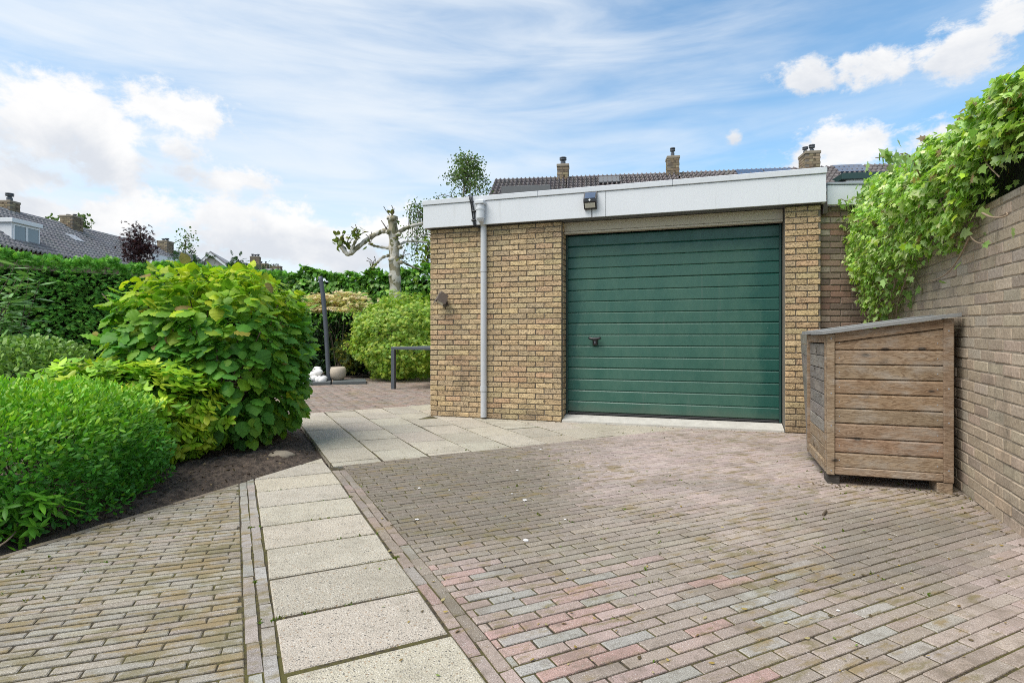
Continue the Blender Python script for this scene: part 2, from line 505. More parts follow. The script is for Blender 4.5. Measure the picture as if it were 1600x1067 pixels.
class MB:
    def __init__(s):
        s.V, s.F, s.T = [], [], []

    def add(s, V, F, tint=(.5, .5, .5)):
        b = len(s.V)
        s.V.extend([tuple(v) for v in V])
        s.F.extend([tuple(i + b for i in f) for f in F])
        s.T.extend([tint] * len(V))
        return s

    def box(s, c, h, R=None, ch=.004, tint=(.5, .5, .5), jit=0.0):
        V, F = cbox(h, ch)
        if jit:
            V = V + rng.normal(0, jit, V.shape)
        if R is not None:
            V = V @ np.array(R).T
        return s.add(V + np.array(c), F, tint)

    def tube(s, pts, rad, n=8, cap=True, tint=(.5, .5, .5)):
        V, F = tube(pts, rad, n, cap)
        return s.add(V, F, tint)

    def lathe(s, c, prof, n=16, tint=(.5, .5, .5)):
        V, F = [], []
        for (r, z) in prof:
            for i in range(n):
                a = 2 * PI * i / n
                V.append((c[0] + r * math.cos(a), c[1] + r * math.sin(a), c[2] + z))
        for j in range(len(prof) - 1):
            for i in range(n):
                F.append((j * n + i, j * n + (i + 1) % n, (j + 1) * n + (i + 1) % n, (j + 1) * n + i))
        F.append(tuple(range(n))[::-1])
        F.append(tuple((len(prof) - 1) * n + i for i in range(n)))
        return s.add(V, F, tint)

    def build(s, name, material, parent=None, kind=None, smooth=False, label=None):
        me = np_mesh(name, np.array(s.V), s.F, np.array(s.T), smooth)
        return put(name, me, material, parent, None, kind, label)

def cbox(h, ch):
    hx, hy, hz = h
    ch = min(ch, .45 * hx, .45 * hy, .45 * hz)
    V, idx = [], {}
    for sx in (-1, 1):
        for sy in (-1, 1):
            for sz in (-1, 1):
                for ax in range(3):
                    p = [sx * hx, sy * hy, sz * hz]
                    for k in range(3):
                        if k != ax:
                            p[k] -= (sx, sy, sz)[k] * ch
                    idx[(sx, sy, sz, ax)] = len(V)
                    V.append(p)
    F = []
    V = np.array(V)
    def face(ids):
        p = V[ids]
        nrm = np.cross(p[1] - p[0], p[2] - p[0])
        F.append(tuple(ids) if nrm.dot(p.mean(0)) > 0 else tuple(ids[::-1]))
    for ax in range(3):
        b, c = [k for k in range(3) if k != ax]
        for s_ in (-1, 1):
            q = []
            for (u, w) in ((-1, -1), (1, -1), (1, 1), (-1, 1)):
                key = [0, 0, 0]
                key[ax], key[b], key[c] = s_, u, w
                q.append(idx[(key[0], key[1], key[2], ax)])
            face(q)
    for ax in range(3):                      # edges running along ax
        b, c = [k for k in range(3) if k != ax]
        for u in (-1, 1):
            for w in (-1, 1):
                def k_(s_, which):
                    key = [0, 0, 0]
                    key[ax], key[b], key[c] = s_, u, w
                    return idx[(key[0], key[1], key[2], which)]
                face([k_(-1, b), k_(1, b), k_(1, c), k_(-1, c)])
    for sx in (-1, 1):
        for sy in (-1, 1):
            for sz in (-1, 1):
                face([idx[(sx, sy, sz, 0)], idx[(sx, sy, sz, 1)], idx[(sx, sy, sz, 2)]])
    return V, F

def tube(pts, rad, n=8, cap=True):
    pts = [Vector(p) for p in pts]
    if not hasattr(rad, '__len__'):
        rad = [rad] * len(pts)
    V, F = [], []
    up = None
    for i, p in enumerate(pts):
        t = (pts[min(i + 1, len(pts) - 1)] - pts[max(i - 1, 0)]).normalized()
        if up is None:
            up = Vector((0, 0, 1)) if abs(t.z) < .9 else Vector((1, 0, 0))
        x = t.cross(up)
        if x.length < 1e-5:
            x = t.orthogonal()
        x.normalize()
        y = x.cross(t)
        up = y
        for k in range(n):
            a = 2 * PI * k / n
            V.append(p + (x * math.cos(a) + y * math.sin(a)) * rad[i])
    for i in range(len(pts) - 1):
        for k in range(n):
            F.append((i * n + k, i * n + (k + 1) % n, (i + 1) * n + (k + 1) % n, (i + 1) * n + k))
    if cap:
        F.append(tuple(range(n))[::-1])
        F.append(tuple((len(pts) - 1) * n + k for k in range(n)))
    return V, F

def spline(pts, n=6):
    """Catmull-Rom through pts"""
    pts = [Vector(p) for p in pts]
    P = [pts[0] * 2 - pts[1]] + pts + [pts[-1] * 2 - pts[-2]]
    out = []
    for i in range(1, len(P) - 2):
        for k in range(n):
            t = k / n
            a, b, c, d = P[i - 1], P[i], P[i + 1], P[i + 2]
            out.append(.5 * ((2 * b) + (c - a) * t + (2 * a - 5 * b + 4 * c - d) * t * t + (3 * b - a - 3 * c + d) * t ** 3))
    out.append(pts[-1])
    return out

class Frame:
    """vertical-plane frame: u along the wall, v into it, z up"""
    def __init__(s, ox, oy, ax, ay):
        l = math.hypot(ax, ay)
        s.o, s.a = (ox, oy), (ax / l, ay / l)
        s.n = (-s.a[1], s.a[0])

    def p(s, u, v, z):
        return (s.o[0] + u * s.a[0] + v * s.n[0], s.o[1] + u * s.a[1] + v * s.n[1], z)

    def R(s):
        return np.array([[s.a[0], s.n[0], 0], [s.a[1], s.n[1], 0], [0, 0, 1]])

    def box(s, mb, u0, u1, v0, v1, z0, z1, ch=.004, tint=(.5, .5, .5), jit=0.0):
        mb.box(s.p((u0 + u1) / 2, (v0 + v1) / 2, (z0 + z1) / 2), (abs(u1 - u0) / 2, abs(v1 - v0) / 2, abs(z1 - z0) / 2), s.R(), ch, tint, jit)
        return mb

    def M(s, u, v, z, rot=0.0):
        p = s.p(u, v, z)
        R = s.R()
        return Matrix(((R[0][0], R[0][1], R[0][2], p[0]), (R[1][0], R[1][1], R[1][2], p[1]), (R[2][0], R[2][1], R[2][2], p[2]), (0, 0, 0, 1)))

def proj(x, y, z):
    if y < .1:
        return -9999, -9999
    return 800 + 890 * x / y, 527 - 890 * (z - 1) / y

def show(x, y, z, area):
    px, py = proj(x, y, z)
    d2 = x * x + y * y + (z - 1) ** 2
    s = area / d2
    if px < -30 or px > 1630 or py < -30 or py > 1097:
        s *= 1e-4
    return s

def nz(x, y, z=0.0):
    return noise.noise(Vector((x, y, z)))

def lerp3(a, b, t):
    return tuple(a[i] + (b[i] - a[i]) * t for i in range(3))

def vary(c, d):
    k = 1 + random.uniform(-d, d)
    return tuple(max(0.004, x * k * (1 + random.uniform(-d, d) * .25)) for x in c)

# the camera's ground plane at z = 0: a photo pixel as a spot on the ground / at a distance
def G(px, py):
    Y = 890 / (py - 527)
    return ((px - 800) / 890 * Y, Y)
def at(px, py, Y):
    return Vector(((px - 800) / 890 * Y, Y, 1 + (527 - py) / 890 * Y))

# ------------------------------------------------------------------ ground and paving
def structure(o):
    o['kind'] = 'structure'
    return o

gx = 400
structure(put('ground', np_mesh('ground', [(-gx, -gx, -.09), (gx, -gx, -.09), (gx, gx, -.09), (-gx, gx, -.09)], [(0, 1, 2, 3)]), 'ground_earth'))

TH = math.radians(26)
PD = (-math.sin(TH), math.cos(TH))          # along the path
PC = (math.cos(TH), math.sin(TH))           # across it
def cs(c, s):
    return (c * PC[0] + s * PD[0], c * PC[1] + s * PD[1])
def to_cs(x, y):
    return (x * PC[0] + y * PC[1], x * PD[0] + y * PD[1])

GA = Frame(-1.045, 7.266, .9497, -.3134)     # garage front, u from the left corner
WA = Frame(2.707, 3.2, -.385, -.923)         # right wall; see below
E0, ED = (-2.346, 2.61), (.345, .939)        # edge of the planting bed

def half(p, d, keep_left):
    """half plane through p along d; returns (nx,ny,k): keep nx*x+ny*y>=k"""
    nx, ny = (-d[1], d[0]) if keep_left else (d[1], -d[0])
    return (nx, ny, nx * p[0] + ny * p[1])
def clip(poly, planes):
    for (nx, ny, k) in planes:
        out = []
        for i in range(len(poly)):
            a, b = poly[i], poly[(i + 1) % len(poly)]
            da, db = nx * a[0] + ny * a[1] - k, nx * b[0] + ny * b[1] - k
            if da >= 0:
                out.append(a)
            if (da >= 0) != (db >= 0):
                t = da / (da - db)
                out.append((a[0] + (b[0] - a[0]) * t, a[1] + (b[1] - a[1]) * t))
        poly = out
        if len(poly) < 3:
            return []
    return poly
def area(p):
    return .5 * sum(p[i][0] * p[(i + 1) % len(p)][1] - p[(i + 1) % len(p)][0] * p[i][1] for i in range(len(p)))
def dedupe(p, eps=.004):
    q = []
    for a in p:
        if not q or math.hypot(a[0] - q[-1][0], a[1] - q[-1][1]) > eps:
            q.append(a)
    while len(q) > 1 and math.hypot(q[0][0] - q[-1][0], q[0][1] - q[-1][1]) <= eps:
        q.pop()
    return q

def tile_geo(poly, z, depth=.035, ch=.004, tilt=.0):
    k = len(poly)
    cx, cy = sum(p[0] for p in poly) / k, sum(p[1] for p in poly) / k
    tx, ty = random.gauss(0, tilt), random.gauss(0, tilt)
    V = []
    for (lev, dz) in ((1, 0), (0, -ch * .9), (0, -depth)):
        for (x, y) in poly:
            if lev:
                d = math.hypot(cx - x, cy - y) + 1e-9
                f = min(.4, ch * 1.35 / d)
                x, y = x + (cx - x) * f, y + (cy - y) * f
            V.append((x, y, z + dz + (x - cx) * tx + (y - cy) * ty))
    F = [tuple(range(k))]
    for r in range(2):
        for i in range(k):
            j = (i + 1) % k
            F.append((r * k + j, r * k + i, (r + 1) * k + i, (r + 1) * k + j))
    return V, F

def lay(parent, polys, name, stuff_name, material, tintf, limit=300, depth=.035, ch=.003, zj=.0009, tilt=.003):
    rows = []
    for p in polys:
        p = dedupe(p)
        if len(p) < 3:
            continue
        A = area(p)
        if A < 0:
            p = p[::-1]
            A = -A
        if A < .0006:
            continue
        cx, cy = sum(q[0] for q in p) / len(p), sum(q[1] for q in p) / len(p)
        rows.append((show(cx, cy, 0, A / max(.4, math.hypot(cx, cy))), p, cx, cy))
    rows.sort(key=lambda r: -r[0])
    mb = MB()
    for i, (s, p, cx, cy) in enumerate(rows):
        V, F = tile_geo(p, random.gauss(0, zj), depth, ch, tilt)
        t = tintf(cx, cy)
        if i < limit:
            put(name, np_mesh(name, np.array(V), F, t), material, parent)
        else:
            mb.add(V, F, t)
    if mb.V:
        mb.build(stuff_name, material, parent, kind='stuff')

def sheet(name, poly, z, material):
    return structure(put(name, np_mesh(name, [(x, y, z) for x, y in poly], [tuple(range(len(poly)))]), material))

def run_bond(c0, c1, s0, s1, pitch, length, joint=.005, jig=.0012, cs=cs, head=.003, dusty=None):
    """courses running across the path direction"""
    out = []
    nr = int((s1 - s0) / pitch)
    for r in range(nr):
        s = s0 + r * pitch
        off = (.5 * (r % 2) + random.uniform(-.07, .07)) * length
        c = c0 - off
        while c < c1:
            jt = joint if dusty is None else joint * (1 - .65 * dusty(*cs(c + length / 2, s)))
            a, b = c + head / 2, c + length - head / 2
            lo, hi = s + jt / 2, s + pitch - jt / 2
            j = lambda: random.gauss(0, jig)
            out.append([cs(a + j(), lo + j()), cs(b + j(), lo + j()), cs(b + j(), hi + j()), cs(a + j(), hi + j())])
            c += length
    return out

# driveway
CL, CSL, CSR, CR = .03, .125, .66, .76
AP0, AP1 = G(592, 721), G(1030, 674)
wall_dir = (.385, .923)
drive_planes = [half(cs(CR + .003, 0), PD, False), half(AP0, (AP1[0] - AP0[0], AP1[1] - AP0[1]), False),
                half(GA.p(0, -.0, 0)[:2], GA.a, False), half((2.707, 3.2), wall_dir, True), half((0, .75), (1, 0), True)]
big = [(-6, .5), (7, .5), (7, 9), (-6, 9)]
driveway = sheet('driveway', clip(big, drive_planes), -.0040, 'joint_sand')
def dust_zone(x, y):
    px, py = proj(x, y, 0)
    a = max(0, 1 - ((px - 1120) / 330) ** 2) * max(0, 1 - ((py - 725) / 80) ** 2)
    b = max(0, 1 - ((px - 1590) / 150) ** 2) * max(0, 1 - ((py - 900) / 130) ** 2)
    return max(0, min(1, 1.5 * max(a, b) + .6 * nz(x * 2, y * 2, 2)))
polys = [clip(p, drive_planes) for p in run_bond(.6, 7.2, .2, 5.2, .0565, .192, .0078, dusty=dust_zone, head=.0068)]

RED, PINK, GREY, BROWN, DUST = (.415, .285, .25), (.41, .32, .285), (.36, .348, .312), (.28, .235, .19), (.46, .375, .345)
def drive_tint(x, y):
    px, py = proj(x, y, 0)
    n = nz(x * 1.3, y * 1.3, 3)
    wpink = max(0, 1 - ((px - 860) / 330) ** 2) * max(0, min(1, (py - 850) / 60))
    wgrey = max(0, min(1, (py - 860) / 120))
    wbrown = max(0, 1 - ((px - 690) / 260) ** 2) * max(0, 1 - ((py - 775) / 95) ** 2)
    c = lerp3((.330, .288, .235), (.345, .288, .248), .5 + n)
    r = random.random()
    if r < .26 * wpink:
        c = RED
    elif r < .62 * wpink:
        c = PINK
    elif r < .62 * wpink + .26 * wgrey:
        c = GREY
    c = lerp3(c, DUST, .9 * dust_zone(x, y))
    wst = max(0, 1 - ((px - 1440) / 170) ** 2) * max(0, 1 - ((py - 850) / 60) ** 2)
    c = lerp3(c, (.21, .185, .155), min(.8, wst + max(0, nz(x * .9, y * 1.4, 31)) * .8))
    c = lerp3(c, (.195, .168, .130), min(.9, wbrown * 1.35))
    return vary(c, .09)
lay(driveway, polys, 'paver', 'paving_courses', 'paver', drive_tint, ch=.003, tilt=.004)

# soldier courses beside the slab path and the exposed aggregate slabs
path_planes = [half(E0, ED, False), half((0, .75), (1, 0), True)]
base = [cs(CL - .01, .2), cs(CR + .002, .2), cs(CR + .002, 4.45), cs(CSR, 4.6), cs(CL - .01, 4.2)]
path = sheet('path', clip(base, [half(E0, ED, False)]), -.0045, 'joint_sand')
sold = []
for (c0, w) in ((CL, .0475), (CL + .0475, .0475), (CSR, .05), (CSR + .05, .05)):
    s = .3 + random.random() * .2
    top = 4.43 if c0 > .5 else 5
    while s < top:
        L = .192
        q = min(s + L, top)
        j = lambda: random.gauss(0, .0022)
        p = [cs(c0 + .003 + j(), s + .003 + j()), cs(c0 + w - .003 + j(), s + .003 + j()), cs(c0 + w - .003 + j(), q - .003 + j()), cs(c0 + .003 + j(), q - .003 + j())]
        sold.append(clip(p, path_planes))
        s += L
def sold_tint(x, y):
    c = random.choice([RED, PINK, BROWN, GREY, PINK]) if to_cs(x, y)[0] > .5 else random.choice([GREY, (.36, .325, .29), (.345, .31, .275)])
    if to_cs(x, y)[0] > .5:
        c = lerp3(c, BROWN, max(0, min(.8, (y - 2.0) * .7)))
    return vary(c, .14)
lay(path, sold, 'paver', 'paver_rest', 'paver', sold_tint, ch=.005, tilt=.012, zj=.0012)
slabs = []
s = .72
while s < 5.2:
    j = lambda: random.gauss(0, .003)
    p = [cs(CSL + .008 + j(), s + .011 + j()), cs(CSR - .006 + j(), s + .011 + j()), cs(CSR - .006 + j(), s + .357 + j()), cs(CSL + .008 + j(), s + .357 + j())]
    slabs.append(clip(p, path_planes))
    s += .367
def slab_tint(x, y):
    return vary((.48, .435, .355), .11)
lay(path, slabs, 'slab', 'slab_rest', 'slab', slab_tint, ch=.005, zj=.001, tilt=.003, depth=.05)

# apron of slabs in front of the garage
A2, A3 = G(472, 646), G(671, 632.5)
apron_planes = [half(cs(.685, 0), PD, False), half(AP0, (AP1[0] - AP0[0], AP1[1] - AP0[1]), True),
                half(A2, (A3[0] - A2[0], A3[1] - A2[1]), False), half(GA.p(-3, -.0, 0)[:2], GA.a, False)]
apron_planes_l = apron_planes[:3] + [half(GA.p(0, 0, 0)[:2], GA.n, True)]
apron_base = clip([(-4, 3), (5, 3), (5, 10), (-4, 10)], apron_planes[:3])
apron = sheet('apron', apron_base, -.0050, 'joint_sand')
ap = []
c = .685
k = 0
while c < 5:
    s = 3.6 + (k % 2) * .285 + random.uniform(-.03, .03)
    while s < 10:
        j = lambda: random.gauss(0, .003)
        p = [cs(c + .008 + j(), s + .010 + j()), cs(c + .389 + j(), s + .010 + j()), cs(c + .389 + j(), s + .562 + j()), cs(c + .008 + j(), s + .562 + j())]
        a = clip(p, apron_planes)
        b = clip(p, apron_planes_l) if not (a and len(a) == 4 and abs(area(a)) > .2) else []
        # a slab cut by the garage corner keeps its larger piece
        ap.append(a if (not b or abs(area(dedupe(a) or [(0, 0)] * 3)) >= abs(area(b))) else b)
        s += .572
    c += .397
    k += 1
lay(apron, ap, 'slab', 'slab_rest', 'slab', lambda x, y: vary((.475, .43, .355), .10), ch=.005, zj=.001, tilt=.003, depth=.05)

# paving on the left of the path
left_planes = [half(cs(CL - .003, 0), PD, True), half((E0[0] + .045, E0[1]), ED, False), half((0, .75), (1, 0), True)]
left_base = clip([(-6, .5), (2, .5), (2, 6), (-6, 6)], [left_planes[0], half(E0, ED, False)])
left = sheet('side_paving', left_base, -.0042, 'joint_sand')
TL = math.radians(19.5)
def cs_l(c, s):
    return (c * math.cos(TL) - s * math.sin(TL), c * math.sin(TL) + s * math.cos(TL))
polys = [clip(p, left_planes) for p in run_bond(-4, 1.6, .1, 5.2, .0475, .187, .0115, .0012, cs=cs_l, head=.0055)]
def left_tint(x, y):
    c = random.choice([(.345, .312, .25), (.33, .295, .24), (.335, .31, .262), (.345, .30, .25)])
    return vary(c, .07)
lay(left, polys, 'paver', 'paving_courses', 'mossy_paver', left_tint, ch=.003, tilt=.004)
edge = []
t = -2.2
while t < 2.3:
    a, b = t + .003, t + .189
    q = lambda tt, o: (E0[0] + ED[0] * tt + ED[1] * o, E0[1] + ED[1] * tt - ED[0] * o)
    edge.append(clip([q(a, .0), q(b, .0), q(b, .042), q(a, .042)], [half(cs(CL - .003, 0), PD, True)]))
    t += .192
lay(left, edge, 'edging_brick', 'edging_rest', 'mossy_paver', lambda x, y: vary((.22, .185, .14), .15), tilt=.02, zj=.002)

# herringbone terrace behind
terr_planes = [half(A2, (A3[0] - A2[0], A3[1] - A2[1]), True), half(cs(.60, 0), PD, False)]
terr_base = clip([(-8, 6), (3, 6), (3, 14.6), (-8, 14.6)], terr_planes)
terrace = sheet('terrace', terr_base, -.0055, 'joint_sand')
hb = []
L_, w_ = .192, .064
ha = math.radians(26 + 45)
hd, hn = (math.cos(ha), math.sin(ha)), (-math.sin(ha), math.cos(ha))
def hp(u, v):
    return (-2.4 + u * hd[0] + v * hn[0], 9.5 + u * hd[1] + v * hn[1])
for i in range(-60, 60):
    for jx in range(-26, 26):
        u, v = i * w_ + jx * L_ , i * w_ - jx * L_
        for (du, dv) in ((L_, w_), (w_, L_)):
            if du == L_:
                r = [(u, v), (u + L_, v), (u + L_, v + w_), (u, v + w_)]
            else:
                r = [(u, v + w_), (u + w_, v + w_), (u + w_, v + w_ + L_), (u, v + w_ + L_)]
            cx, cy = (r[0][0] + r[2][0]) / 2, (r[0][1] + r[2][1]) / 2
            r = [hp(cx + (a - cx) * .96, cy + (b - cy) * .93) for a, b in r]
            X, Y = r[0]
            if Y < 7 or Y > 14.5 or X < -6 or X > -.2:
                continue
            if 800 + 890 * X / Y > 700:
                continue
            p = clip(r, terr_planes)
            if p:
                hb.append(p)
lay(terrace, hb, 'paver', 'paving_courses', 'paver', lambda x, y: vary(random.choice([(.33, .25, .21), (.30, .225, .19), (.29, .25, .22)]), .13), tilt=.008)

# soil of the bed
def soil_h(x, y):
    d1 = (x - E0[0]) * ED[1] - (y - E0[1]) * ED[0]      # >0 on the paving side
    d2 = to_cs(x, y)[0] - .69
    d = max(min(d1, 9), d2) if True else d1
    dd = max(d1, d2)
    rise = min(1, max(0, -dd / .25))
    n = nz(x * 3, y * 3) * .03 + nz(x * 11, y * 11, 4) * .022 + nz(x * 27, y * 27, 8) * .024 + nz(x * 60, y * 60, 9) * .016
    return -.045 + .062 * rise + n * (.25 + .75 * rise)
def grid(x0, x1, y0, y1, st, f, keep):
    nx, ny = int((x1 - x0) / st), int((y1 - y0) / st)
    V, F, idx = [], [], {}
    for i in range(nx + 1):
        for j in range(ny + 1):
            x, y = x0 + i * st, y0 + j * st
            idx[i, j] = len(V)
            V.append((x, y, f(x, y)))
    for i in range(nx):
        for j in range(ny):
            x, y = x0 + (i + .5) * st, y0 + (j + .5) * st
            if keep(x, y):
                F.append((idx[i, j], idx[i + 1, j], idx[i + 1, j + 1], idx[i, j + 1]))
    return V, F
def in_bed(x, y):
    d1 = (x - E0[0]) * ED[1] - (y - E0[1]) * ED[0]
    d2 = to_cs(x, y)[0] - .69
    return d1 < .03 and d2 < .03
V, F = grid(-3.4, -1.3, 2.0, 6.0, .022, soil_h, in_bed)
V2, F2 = grid(-13, -1.3, -1.0, 16.0, .2, lambda x, y: soil_h(x, y) - .012, lambda x, y: in_bed(x, y) and not (-3.4 < x < -1.3 and 2.0 < y < 6.0))
mb = MB()
mb.add(V, F)
mb.add(V2, F2)
V3, F3 = grid(-7.5, 1.0, 14.2, 17.0, .1, lambda x, y: .02 + .05 * nz(x * 2, y * 2) + .03 * nz(x * 9, y * 9), lambda x, y: True)
mb.add(V3, F3)
structure(mb.build('planting_bed', 'soil', smooth=True))

# ------------------------------------------------------------------ brick walls
def brick_variants(L, H, D, tints, n, ch=.004, jit=.0012):
    out = []
    for i in range(n):
        V, F = cbox((L / 2, D / 2, H / 2), ch)
        V = V + rng.normal(0, jit, V.shape)
        out.append(np_mesh('brick', V, F, vary(random.choice(tints), .12)))
    return out

def brick_wall(parent, runs, course, module, joint, material, tints, limit=300, depth=.05, proud=.005, slope=0.0, stuff='brickwork', jitv=.0015, bond=None):
    """runs: list of (frame, u0, u1, z0, z1, phase). Bricks sit proud of a recessed mortar face at v=0.007."""
    rows = []
    for (fr, u0, u1, z0, z1, ph) in runs:
        k = 0
        z = z0
        while z < z1 - .01:
            h = min(course, z1 - z) - joint
            off = ((k + ph) % 2) * module / 2
            if bond:
                off += bond(k)
            u = u0 - off
            while u < u1 - .02:
                a, b = max(u, u0), min(u + module, u1)
                l = b - a - joint
                if l > .02:
                    um, zm = (a + b) / 2, z + (h + joint) / 2
                    zz = zm + slope * um
                    X = fr.p(um, 0, zz)
                    rows.append((show(X[0], X[1], X[2], l * h), fr, um, zz, l, h))
                u += module
            z += course
            k += 1
    rows.sort(key=lambda r: -r[0])
    full = brick_variants(module - joint, course - joint, depth, tints, 40)
    halfm = brick_variants(module / 2 - joint, course - joint, depth, tints, 16)
    mb = MB()
    for i, (s, fr, um, zz, l, h) in enumerate(rows):
        v = -proud + depth / 2 + random.gauss(0, jitv)
        if i < limit:
            if abs(l - (module - joint)) < .003 and abs(h - (course - joint)) < .003:
                me = random.choice(full)
            elif abs(l - (module / 2 - joint)) < .003 and abs(h - (course - joint)) < .003:
                me = random.choice(halfm)
            else:
                V, F = cbox((l / 2, depth / 2, h / 2), .004)
                me = np_mesh('brick', V + rng.normal(0, .001, V.shape), F, vary(random.choice(tints), .12))
            M = fr.M(um, v, zz)
            if slope:
                M = M @ Matrix.Rotation(-math.atan(slope), 4, 'Y')
            put('brick', me, material, parent, M)
        else:
            fr.box(mb, um - l / 2, um + l / 2, v - depth / 2, v + depth / 2, zz - h / 2, zz + h / 2, .004, vary(random.choice(tints), .12), .001)
    if mb.V:
        mb.build(stuff, material, parent, kind='stuff')

YEL = [(.66, .50, .29), (.63, .48, .29), (.62, .48, .29), (.57, .42, .245), (.58, .41, .245), (.56, .43, .265), (.60, .46, .265), (.60, .45, .26)]
UD0, UD1, UW = 1.72, 4.113, 4.455
ZF = 2.372
garage = thing('garage', 'yellow brick flat roofed garage with green door and white fascia', 'garage', GA.p(0, 0, 0))
mb = MB()
GA.box(mb, .004, UD0 - .004, .007, .21, -.08, ZF, .002)
GA.box(mb, UD1 + .004, UW - .004, .007, .21, -.08, ZF, .002)
# side and back walls
GA.box(mb, .004, .21, .213, 5.6, -.08, ZF, .002)
GA.box(mb, UW - .21, UW - .004, .213, 5.6, -.08, ZF, .002)
GA.box(mb, .213, UW - .213, 5.4, 5.6, -.08, ZF, .002)
mb.build('wall', 'mortar', garage)
side = Frame(*GA.p(0, 5.6, 0)[:2], -GA.n[0], -GA.n[1])          # left flank, seen from the garden
revl = Frame(*GA.p(UD0, 0, 0)[:2], GA.n[0], GA.n[1])
COURSE, MODL = .0641, .215
brick_wall(garage, [(GA, 0, UD0, -.06, ZF - .005, 0), (GA, UD1, UW, -.06, ZF - .005, 1), (revl, .056, .2, -.06, ZF - .005, 0), (side, 0, 5.54, -.06, ZF - .005, 1)],
           COURSE, MODL, .0105, 'rustic_brick', YEL)
mb = MB()
GA.box(mb, -.047, 2.25, -.1, -.075, ZF, 2.655, .002)
GA.box(mb, 2.2525, 4.483, -.0995, -.075, ZF, 2.655, .002)
GA.box(mb, -.047, -.022, -.073, 5.7, ZF, 2.655, .003)
GA.box(mb, 4.458, 4.483, -.073, 5.7, ZF, 2.655, .003)
mb.build('fascia', 'white_board', garage)
mb = MB()
# the trim comes in lengths, with a hairline joint between them
for (a, b) in ((-.055, 1.455), (1.458, 2.985), (2.988, 4.491)):
    GA.box(mb, a, b, -.112, -.02, 2.659, 2.722, .005)
GA.box(mb, -.055, .03, -.018, 5.7, 2.659, 2.722, .005)
GA.box(mb, 4.40, 4.491, -.018, 5.7, 2.659, 2.722, .005)
mb.build('roof_trim', 'trim_metal', garage)
mb = MB()
GA.box(mb, -.02, 4.456, -.072, 5.7, ZF + .004, ZF + .03, .002)
GA.box(mb, .034, 4.396, -.016, 5.7, 2.60, 2.66, .002)
mb.build('roof', 'grey_roofing', garage)
mb = MB()
GA.box(mb, UD0 + .002, UD1 - .002, .11, .19, 2.262, ZF, .004)
GA.box(mb, UD0 + .002, UD1 - .002, .105, .19, 2.235, 2.259, .004)
mb.build('lintel', 'lintel_paint', garage)
mb = MB()
V, F = [], []
for u in (UD0 + .004, UD1 - .004):
    for (v, z) in ((-.012, -.08), (-.012, .022), (.19, .07), (.19, -.08)):
        V.append(GA.p(u, v, z))
mb.add(V, [(0, 4, 5, 1), (1, 5, 6, 2), (2, 6, 7, 3), (0, 1, 2, 3), (7, 6, 5, 4), (0, 3, 7, 4)])
mb.build('sill', 'concrete', garage)
# door
mb = MB()
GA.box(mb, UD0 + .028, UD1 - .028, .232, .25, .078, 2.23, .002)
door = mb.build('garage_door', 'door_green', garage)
mb = MB()
GA.box(mb, UD0 + .004, UD0 + .026, .205, .26, .075, 2.233, .003)
GA.box(mb, UD1 - .026, UD1 - .004, .205, .26, .075, 2.233, .003)
mb.build('door_frame', 'green_paint', door)
nst = 16
ph = (2.228 - .10) / nst
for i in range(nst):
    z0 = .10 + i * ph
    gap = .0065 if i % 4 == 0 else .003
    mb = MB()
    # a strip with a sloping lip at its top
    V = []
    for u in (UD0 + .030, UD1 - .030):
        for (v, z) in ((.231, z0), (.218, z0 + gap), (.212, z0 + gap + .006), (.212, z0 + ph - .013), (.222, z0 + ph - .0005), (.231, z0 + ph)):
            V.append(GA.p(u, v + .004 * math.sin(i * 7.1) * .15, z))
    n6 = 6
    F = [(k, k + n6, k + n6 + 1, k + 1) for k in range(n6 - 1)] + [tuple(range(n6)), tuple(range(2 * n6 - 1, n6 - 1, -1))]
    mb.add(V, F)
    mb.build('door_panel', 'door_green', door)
mb = MB()
GA.box(mb, UD0 + .03, UD1 - .03, .208, .235, .072, .098, .004)
mb.build('door_seal', 'dark_rubber', door)
# door handle
hu = 2.08
mb = MB()
GA.box(mb, hu - .030, hu + .030, .190, .214, .905, 1.002, .008)
mb.tube([GA.p(hu, .212, .985), GA.p(hu, .165, .985)], .016, 12)
mb.tube(spline([GA.p(hu - .072, .168, .994), GA.p(hu - .036, .156, .984), GA.p(hu, .150, .980), GA.p(hu + .036, .156, .984), GA.p(hu + .072, .168, .994)], 4), [.010] + [.0165] * 15 + [.010], 10)
hd_ = mb.build('handle', 'black_plastic', door, smooth=True)
mb = MB()
GA.box(mb, hu - .006, hu + .006, .1865, .1895, .925, .958, .001)
mb.build('keyhole', 'lead', door)
# downpipe
pu = .745
mb = MB()
pv = -.105
pv2 = -.035
mb.tube([GA.p(pu, pv2, .02), GA.p(pu, pv2, .335)], .038, 18)
mb.tube([GA.p(pu, pv2, .34), GA.p(pu, pv2, .40)], .0425, 18)
mb.tube([GA.p(pu, pv2, .40), GA.p(pu, pv2, 1.80)], .038, 18)
mb.tube([GA.p(pu, pv2, 1.805), GA.p(pu, pv2, 1.84)], .0405, 18)
mb.tube([GA.p(pu, pv2, 1.84), GA.p(pu, pv2, 2.33), GA.p(pu, pv2 - .01, 2.38), GA.p(pu, -.135, 2.44), GA.p(pu, -.145, 2.47)], .038, 18)
pipe = mb.build('downpipe', 'grey_pvc', garage, smooth=False)
mb = MB()
mb.lathe(GA.p(pu, -.145, 0), [(.028, 2.40), (.046, 2.43), (.05, 2.44), (.05, 2.535), (.056, 2.54), (.056, 2.56), (.05, 2.565), (.05, 2.60)], 20)
GA.box(mb, pu - .06, pu + .06, -.2, -.102, 2.605, 2.652, .008)
mb.build('hopper', 'trim_metal', pipe)
mb = MB()
for z in (.9, 1.6, 2.2):
    GA.box(mb, pu - .03, pu + .03, -.012, .0, z, z + .022, .003)
